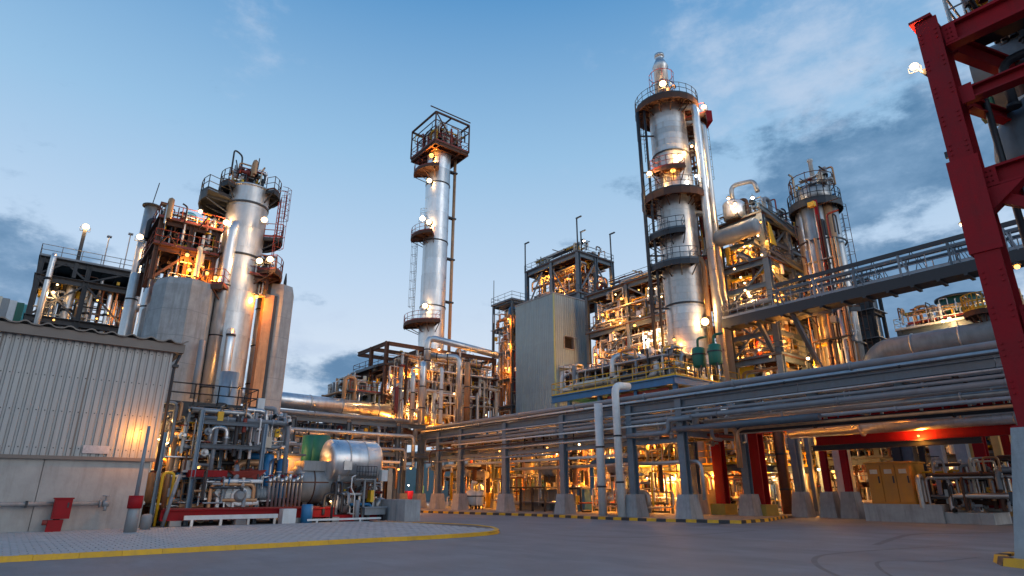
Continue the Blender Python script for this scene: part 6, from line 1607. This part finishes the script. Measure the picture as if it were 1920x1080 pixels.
part('hopper', MB().hexa([(-36.2, pt_ + .3, 2.25), (-35.2, pt_ + .3, 2.25), (-35.2, pt_ + .9, 2.05), (-36.2, pt_ + .9, 2.05)], [(-36.5, pt_ - .3, 2.75), (-34.9, pt_ - .3, 2.7), (-34.9, pt_ + 1.55, 2.8), (-36.5, pt_ + 1.55, 2.9)]), OXIDE, ps)
part('cover', MB().box((-36.4, pt_ - 2.1, 2.42), (-35.2, pt_ - .35, 2.75)), RED, ps)
part('frame', MB().bar((-35.0, pt_ - 2.1, 2.35), (-35.0, pt_ + .9, 2.35), .08).bar((-35.0, pt_ - 1.9, .93), (-35.0, pt_ - 1.9, 2.31), .07).bar((-35.0, pt_ + 1.15, .93), (-35.0, pt_ + 1.15, 2.6), .07), DARK, ps)
clutter(sk, (-36.8, -34.7, pt_ - 1.6, pt_ + 1.6, .95, 2.4), 40, 203, 'small pipe round the pale pump set', 'pipes round the pump set', 3, .1, [2, 3, 4, 2, 2, 4, 5, .2, 2, 1, 1, 2])
# white barrier
bl = at(345, 971, s=-33.8); b2 = at(520, 971, s=-33.8)
wbz = thing('white_barrier', 'low white barrier beam on short posts in front of the red skid', 'barrier', (-33.8, bl[1], GZ))
part('beam', MB().box((-33.87, bl[1], .42), (-33.73, b2[1], .62)), WHITE, wbz)
for k in range(4): part('post', MB().box((-33.86, bl[1] + .3 + k * 1.3, GZ), (-33.75, bl[1] + .42 + k * 1.3, .418)), GALV, wbz)
# blue filters, lit cabinet, valve manifold
for u, v0, v1, r_, lb in ((526, 905, 866, .3, 'taller blue cylinder beside the lit cabinet in the machinery yard'), (499, 905, 858, .27, 'blue cylinder at the post frame edge in the machinery yard')):
    a = at(u, v0, s=-36.6); zt2 = at(u, v1, s=-36.6)[2]
    o = thing('blue_cylinder', lb, 'cylinder', (a[0], a[1], .94))
    part('shell', MB().drum((a[0], a[1], 1.3), r_, zt2 - 1.2, 'z', 16), GLASSY, o); part('base', MB().lathe((a[0], a[1], .94), [(r_ * .8, 0), (r_ * .8, .3)], 12), DARK, o)
a = at(484, 856, s=-37); rackpipe('short blue pipe lying level beside the blue cylinder', [(a[0], a[1] - .5, a[2]), (a[0], a[1] + .8, a[2])], .2, GLASSY, fl=9)
a = at(525, 893, s=-38); zt2 = at(525, 854, s=-38)[2]
lc = thing('instrument_cabinet', 'cream instrument cabinet lit orange with a blue grey roof edge', 'cabinet', (a[0], a[1], .9))
part('body', MB().box((a[0] - .8, a[1] - 1.0, .95), (a[0], a[1] + 1.15, zt2)), CREAM, lc)
for k in range(3): part('door', MB().box((a[0] + .004, a[1] - .96 + k * .7, 1.1), (a[0] + .03, a[1] - .3 + k * .7, zt2 - .1)), CREAM, lc)
part('roof', MB().box((a[0] - .9, a[1] - 2.4, zt2 + .003), (a[0] + .35, a[1] + 1.3, zt2 + .12)), STEEL, lc)
lamp((a[0] + .55, a[1] + .1, zt2 - .15), 'strip lamp under the roof edge of the instrument cabinet', 60, 's', 'tube', size=.55, yaw=ANG + PI / 2)
mf = thing('valve_manifold', 'row of upright silver valve tubes in front of the blue cylinders', 'manifold', (-35, 12.4, .94))
vt0 = at(503, 930, s=-35)[1]; vt1 = at(562, 930, s=-35)[1]
for k in range(9):
    tt = vt0 + (vt1 - vt0) * k / 8
    vv = part('valve_tube', MB().lathe((-35, tt, .94), [(.07, 0), (.07, 1.15 + .12 * (k % 3)), (.1, 1.2 + .12 * (k % 3)), (.1, 1.45 + .12 * (k % 3))], 10), ALU, mf)
    part('handwheel', MB().lathe((-35.0, tt, 2.5 + .1 * (k % 3)), [(.13, 0), (.15, .03), (.13, .05)], 10).rod((-35, tt, 2.3), (-35, tt, 2.6), .02), (RED, DARK, WHITE)[k % 3], vv)
part('header', MB().tube([(-35.3, vt0 - .2, 1.25), (-35.3, vt1 + .2, 1.25)], .12, 10), DARK, mf)
part('top_bar', MB().tube([(-34.8, vt0 - .3, 2.2), (-34.8, vt1 + 1.5, 2.2)], .04, 6), RUST, mf)
# vessels
a = at(588, 918, s=-36.5)
gt3 = thing('grey_tank', 'dull grey level tank with a rust ring beside the valve tubes', 'tank', (a[0], a[1], GZ))
g0 = at(553, 915, s=-36.5)[1]
part('shell', MB().lathe((-36.6, g0, 2.1), [(.5, -.25), (.9, -.15), (1.05, 0), (1.05, 2.2), (.9, 2.35), (.4, 2.45)], 24, 0, 't'), GRAYP, gt3)
part('hatch_box', MB().box((-37.3, g0 + .1, 2.85), (-35.75, g0 + 2.2, 3.4)), GRAYP, gt3)
part('ring', MB().lathe((-36.6, g0 + .75, 2.1), [(1.075, 0), (1.075, .07)], 24, 0, 't'), RUST, gt3)
for d_ in (.3, 1.7): part('saddle', MB().box((-37.3, g0 + d_, GZ), (-35.9, g0 + d_ + .25, 1.15)), DARK, gt3)
for u, r_, lb in ((577, .5, 'smaller dark green drum behind the grey tank'), (592, .75, 'bright green drum behind the silver drum')):
    a = at(u, 882, s=-39.5); o = thing('green_drum', lb, 'drum', (a[0], a[1], GZ))
    part('shell', MB().lathe((a[0], a[1], 2.4), [(r_, 0), (r_, 2.7), (r_ - .05, 2.75)], 18), GREEN, o); part('stand', MB().box((a[0] - .5, a[1] - .5, GZ), (a[0] + .5, a[1] + .5, 2.398)), DARK, o)
    part('label_plate', MB().box((a[0] + r_ - .02, a[1] - .2, 2.5), (a[0] + r_ + .02, a[1] + .3, 2.65)), WHITE, o)
a0 = at(612, 885, s=-36); a1 = at(703, 883, s=-36)
zc = 3.45; rv = 1.22
sd_ = thing('silver_drum', 'big bright silver level drum with a tapering belly above the dark engine', 'tank', (-36, a0[1], GZ))
L_ = a1[1] - a0[1]
part('shell', MB().lathe((-36, a0[1], zc), [(.3, -.22), (.8, -.15), (rv - .04, -.03), (rv, .05), (rv, L_ - .25), (rv - .12, L_ - .05), (.7, L_ + .12), (.2, L_ + .15)], 32, 0, 't'), ALU, sd_)
for d_ in (.9, L_ - 1.1): part('strap', MB().lathe((-36, a0[1] + d_, zc), [(rv + .02, 0), (rv + .02, .09)], 32, 0, 't'), ALUD, sd_)
part('belly', MB().hexa([(-36.5, a0[1] + .9, 1.6), (-35.5, a0[1] + .9, 1.6), (-35.5, a0[1] + 2.3, 1.6), (-36.5, a0[1] + 2.3, 1.6)], [(-36.9, a0[1] + .3, 2.7), (-35.1, a0[1] + .3, 2.7), (-35.1, a0[1] + 2.9, 2.7), (-36.9, a0[1] + 2.9, 2.7)]), ALUD, sd_)
part('gauge_box', MB().box((-34.78, a0[1] + .5, 2.9), (-34.7, a0[1] + 1.0, 3.4)), ALUD, sd_)
part('end_box', MB().box((-35.2, a1[1] - .15, 2.3), (-34.75, a1[1] + .25, 2.95)), WHITE, sd_)
for d_, s_ in ((.4, -35.1), (2.7, -35.1), (.4, -36.9), (2.7, -36.9)): part('leg', MB().bar((s_, a0[1] + d_, GZ), (s_, a0[1] + d_, 2.6), .13), GRAYP, sd_)
a = at(683, 900, s=-34.6)
ld2 = thing('access_stand', 'small grey railed stand with bent ladder in front of the silver drum', 'stand', (-34.6, a[1], GZ))
part('deck', MB().box((-34.9, a[1] - .7, 2.35), (-34.2, a[1] + .6, 2.41)), GRAYP, ld2)
part('handrail', MB().rail([(-34.22, a[1] - .68, 2.41), (-34.22, a[1] + .58, 2.41)], .7, 0, .18, .018), DARK, ld2)
part('post', MB().bar((-34.3, a[1] - .1, GZ), (-34.3, a[1] - .1, 2.34), .1), GRAYP, ld2)
part('ladder_rail', MB().tube([(-34.25, a[1] - .7, 2.6), (-34.2, a[1] - .95, 2.5), (-34.2, a[1] - .95, 1.9), (-34.2, a[1] - .7, 1.5), (-34.2, a[1] - .7, .2)], .035, 6), WHITE, ld2)
# engine
en = thing('dark_engine', 'dark pipe wrapped engine under the belly of the silver drum', 'engine', (-35.6, a0[1] + 1.4, GZ))
ec = a0[1] + 1.4
part('block', MB().box((-36.3, ec - .8, .5), (-35.2, ec + .9, 1.5)), DARK, en)
part('flywheel', MB().lathe((-35.15, ec - .45, 1.1), [(.5, 0), (.55, .05), (.55, .12), (.3, .14), (.12, .3)], 20, 0, 's'), GALV, en)
part('pulley', MB().lathe((-35.15, ec + .5, 1.0), [(.32, 0), (.32, .15), (.1, .2)], 16, 0, 's'), DARK, en)
for k in range(5): part('exhaust_pipe', MB().tube([(-35.2, ec - .6 + .35 * k, 1.5), (-35.0, ec - .6 + .35 * k, 1.8), (-35.0, ec - .2 + .3 * k, 2.0)], .06, 8), (LSTEEL, RUST, DARK)[k % 3], en)
part('bed', MB().box((-36.5, ec - 1.5, GZ), (-34.7, ec + 1.4, .45)), RED, en)
clutter(en, (-36.2, -34.7, ec - 1.5, ec + 1.5, .5, 1.9), 45, 204, 'small pipe round the dark engine', 'pipes round the dark engine', 3, .09, [2, 2, 2, 1, 3, 8, 2, .2, 1, .4, .2, 2])
a = at(714, 948, s=-35.2)
bw = thing('blower', 'round silver faced blower beside the dark engine', 'blower', (-35.2, a[1], GZ))
part('drum', MB().lathe((-36.3, a[1], a[2]), [(.3, 0), (.42, .05), (.42, 1.0), (.46, 1.02), (.46, 1.1), (.2, 1.2)], 20, 0, 's'), ALUD, bw)
part('foot', MB().box((-36.2, a[1] - .35, GZ), (-35.3, a[1] + .35, a[2] - .36)), DARK, bw)
part('fan_case', MB().lathe((-36.4, a[1] - .8, a[2]), [(.3, 0), (.36, .05), (.36, .9), (.2, 1.0)], 16, 0, 's'), DARK, bw)
# low wall and trough at the island's far end
c0_ = at(758, 978, z=GZ)
gw = thing('block_wall', 'plain grey concrete block wall at the far end of the paved island', 'wall', (c0_[0], c0_[1], GZ))
zt3 = at(758, 937, s=c0_[0])[2]
part('slab', MB().box((c0_[0] - 3.0, c0_[1], GZ), (c0_[0], c0_[1] + 1.0, zt3)), CONC, gw)
part('joint', MB().box((c0_[0] - 1.0, c0_[1] - .012, GZ), (c0_[0] - .97, c0_[1] - .002, zt3)), GRAYP, gw)
ta = at(680, 978, s=-34.0)[1]
tr = thing('steel_trough', 'low grey steel trough on a white kerb before the block wall', 'trough', (-34, ta, GZ))
part('channel', MB().box((-34.6, ta + .1, .45), (-34.0, c0_[1] - .25, .82)), GRAYP, tr); part('lip', MB().box((-34.65, ta, .825), (-33.92, c0_[1] - .2, .88)), LSTEEL, tr)
for k in range(3): part('foot', MB().box((-34.5, ta + .3 + k * 1.0, GZ), (-34.1, ta + .45 + k * 1.0, .448)), DARK, tr)
kr = at(615, 985, z=GZ)
solo('white_rail', 'low white rail along the edge of the engine bed', 'rail', MB().box((-33.9, kr[1], .22), (-33.8, c0_[1] - .6, .32)).box((-33.88, kr[1] + .5, GZ), (-33.82, kr[1] + .6, .22)).box((-33.88, kr[1] + 3, GZ), (-33.82, kr[1] + 3.1, .22)), WHITE, (-33.85, kr[1], GZ))
for u, v, h_, m, lb in ((668, 975, 1.1, LSTEEL, 'pale blue grey bollard before the dark engine'), (620, 980, 1.2, DARK, 'thin dark bollard with a little lamp before the grey tank'), (537, 985, .8, WHITE, 'white concrete block under the red skid end'), (573, 985, .9, BLUE, 'small blue drum standing under the red skid end')):
    a = at(u, v, s=-34.1); r_ = {LSTEEL: .13, DARK: .07, WHITE: .35, BLUE: .3}[m]
    mb_ = MB().lathe((a[0], a[1], GZ), [(r_, 0), (r_, h_), (r_ * .8, h_ + .04)], 12) if m is not WHITE else MB().box((a[0] - .3, a[1] - .35, GZ), (a[0] + .3, a[1] + .35, .85))
    solo({LSTEEL: 'bollard', DARK: 'bollard', WHITE: 'concrete_block', BLUE: 'drum'}[m], lb, {LSTEEL: 'bollard', DARK: 'bollard', WHITE: 'block', BLUE: 'drum'}[m], mb_, m, (a[0], a[1], GZ))
lamp(at(620, 940, s=-34.1), 'little lamp on the thin dark bollard', 25, 'w', size=.4)
for u, v, s_, tt, pw, lb, sz in ((305, 817, -36.5, 'w', 260, 'bright lamp just past the shed corner', 1.0), (316, 836, -37.5, 's', 260, 'orange lamp below the bright one past the shed corner', .7), (377, 852, -38.5, 'w', 200, 'lamp glowing low behind the post frame', .9), (505, 843, -39, 'w', 300, 'round bright lamp above the blue cylinders', 1.0), (341, 880, -38.5, 's', 200, 'orange lamp low behind the yellow hoop', .6)):
    lamp(at(u, v, s=s_), lb, pw, tt, size=sz)
clutter(br, (-56, -44, 15.5, 22.5, .2, 4.6), 110, 205, 'pipe in the yard below the branch rack', 'pipes below the branch rack', 14, .25, [3, 3, 4, 4, 3, 4, 2, 1, 1, 3, .6, 3], drums=8, dlabel='vessel in the yard below the branch rack')
for p_ in ((-52, 20, 3.5), (-48, 26, 3.5), (-53, 30, 3.8), (-56, 25, 4.5), (-47, 17, 4)): lamp(p_, 'sodium lamp in the yard below the branch rack', 350, 's', group='lamps below the branch rack', size=.8)

# little pilot lamps along decks and stairs
RP = random.Random(99)
hm_, lm_, bm_, of_ = lamp_mesh('globe')
for nm, where, reg, n in (('pilot lamp on the lit process frame', 'pilot lamps on the process frame', (-62.3, -61.2, 32, 47, 8.8, 17.5), 16), ('pilot lamp on the walkway structure', 'pilot lamps on the walkway structure', (-49, -37, 50.6, 51.2, 15, 24), 14),
                          ('pilot lamp on the braced structure', 'pilot lamps on the braced structure', (-28, -24, 46.4, 46.9, 9, 24), 14), ('pilot lamp on the rack edge', 'pilot lamps on the rack', (-58, -26, 34.6, 36, 4.6, 5.3), 12),
                          ('pilot lamp in the ground floor bays', 'pilot lamps in the ground floor bays', (-60, -27, 42.6, 43.2, 1.6, 6.6), 22), ('pilot lamp beyond the road', 'pilot lamps beyond the road', (-22, -2, 52.8, 53.4, 1.6, 7), 18),
                          ('pilot lamp on the dark frame', 'pilot lamps on the dark frame', (-66.8, -66.4, -1, 6, 14, 21), 5), ('pilot lamp under the branch rack', 'pilot lamps under the branch rack', (-57.4, -56.4, 10, 33, 3, 5), 9)):
    for k in range(n):
        p = (RP.uniform(reg[0], reg[1]), RP.uniform(reg[2], reg[3]), RP.uniform(reg[4], reg[5]))
        o = thing('pilot_lamp', 'tiny warm ' + nm, 'lamp', p, where, ANG)
        inst('housing', hm_, o); inst('lens', lm_[RP.choice('wws')], o); inst('bracket', bm_, o); o.scale = (.42,) * 3

# look-alikes: tell them apart by height, or by their order from the shed side where they stand level
ORDN = 'first second third fourth fifth sixth seventh eighth ninth tenth eleventh twelfth thirteenth fourteenth fifteenth sixteenth seventeenth eighteenth nineteenth twentieth'.split()
ORDN += ['twenty-' + w for w in ORDN[:9]]
same = {}
for o in list(bpy.data.objects):
    if o.parent is None and o.get('label'): same.setdefault(o['label'], []).append(o)


def side(o):
    p = o.location; z = p[2] - EYE; dd = p[1] * CP + z * SP
    return p[0] / dd


for lb, L_ in same.items():
    if not 1 < len(L_) <= 29: continue
    zs_ = sorted(o.location.z for o in L_)
    spread = min(b_ - a_ for a_, b_ in zip(zs_, zs_[1:]))
    if spread > .12:
        L_.sort(key=lambda o: -o.location.z)
        for i, o in enumerate(L_): o['label'] = lb + (', highest' if i == 0 else ', lowest' if i == len(L_) - 1 else ', %s highest' % ORDN[i])
    else:
        L_.sort(key=side)
        for i, o in enumerate(L_): o['label'] = lb + ', %s from shed' % ORDN[i]
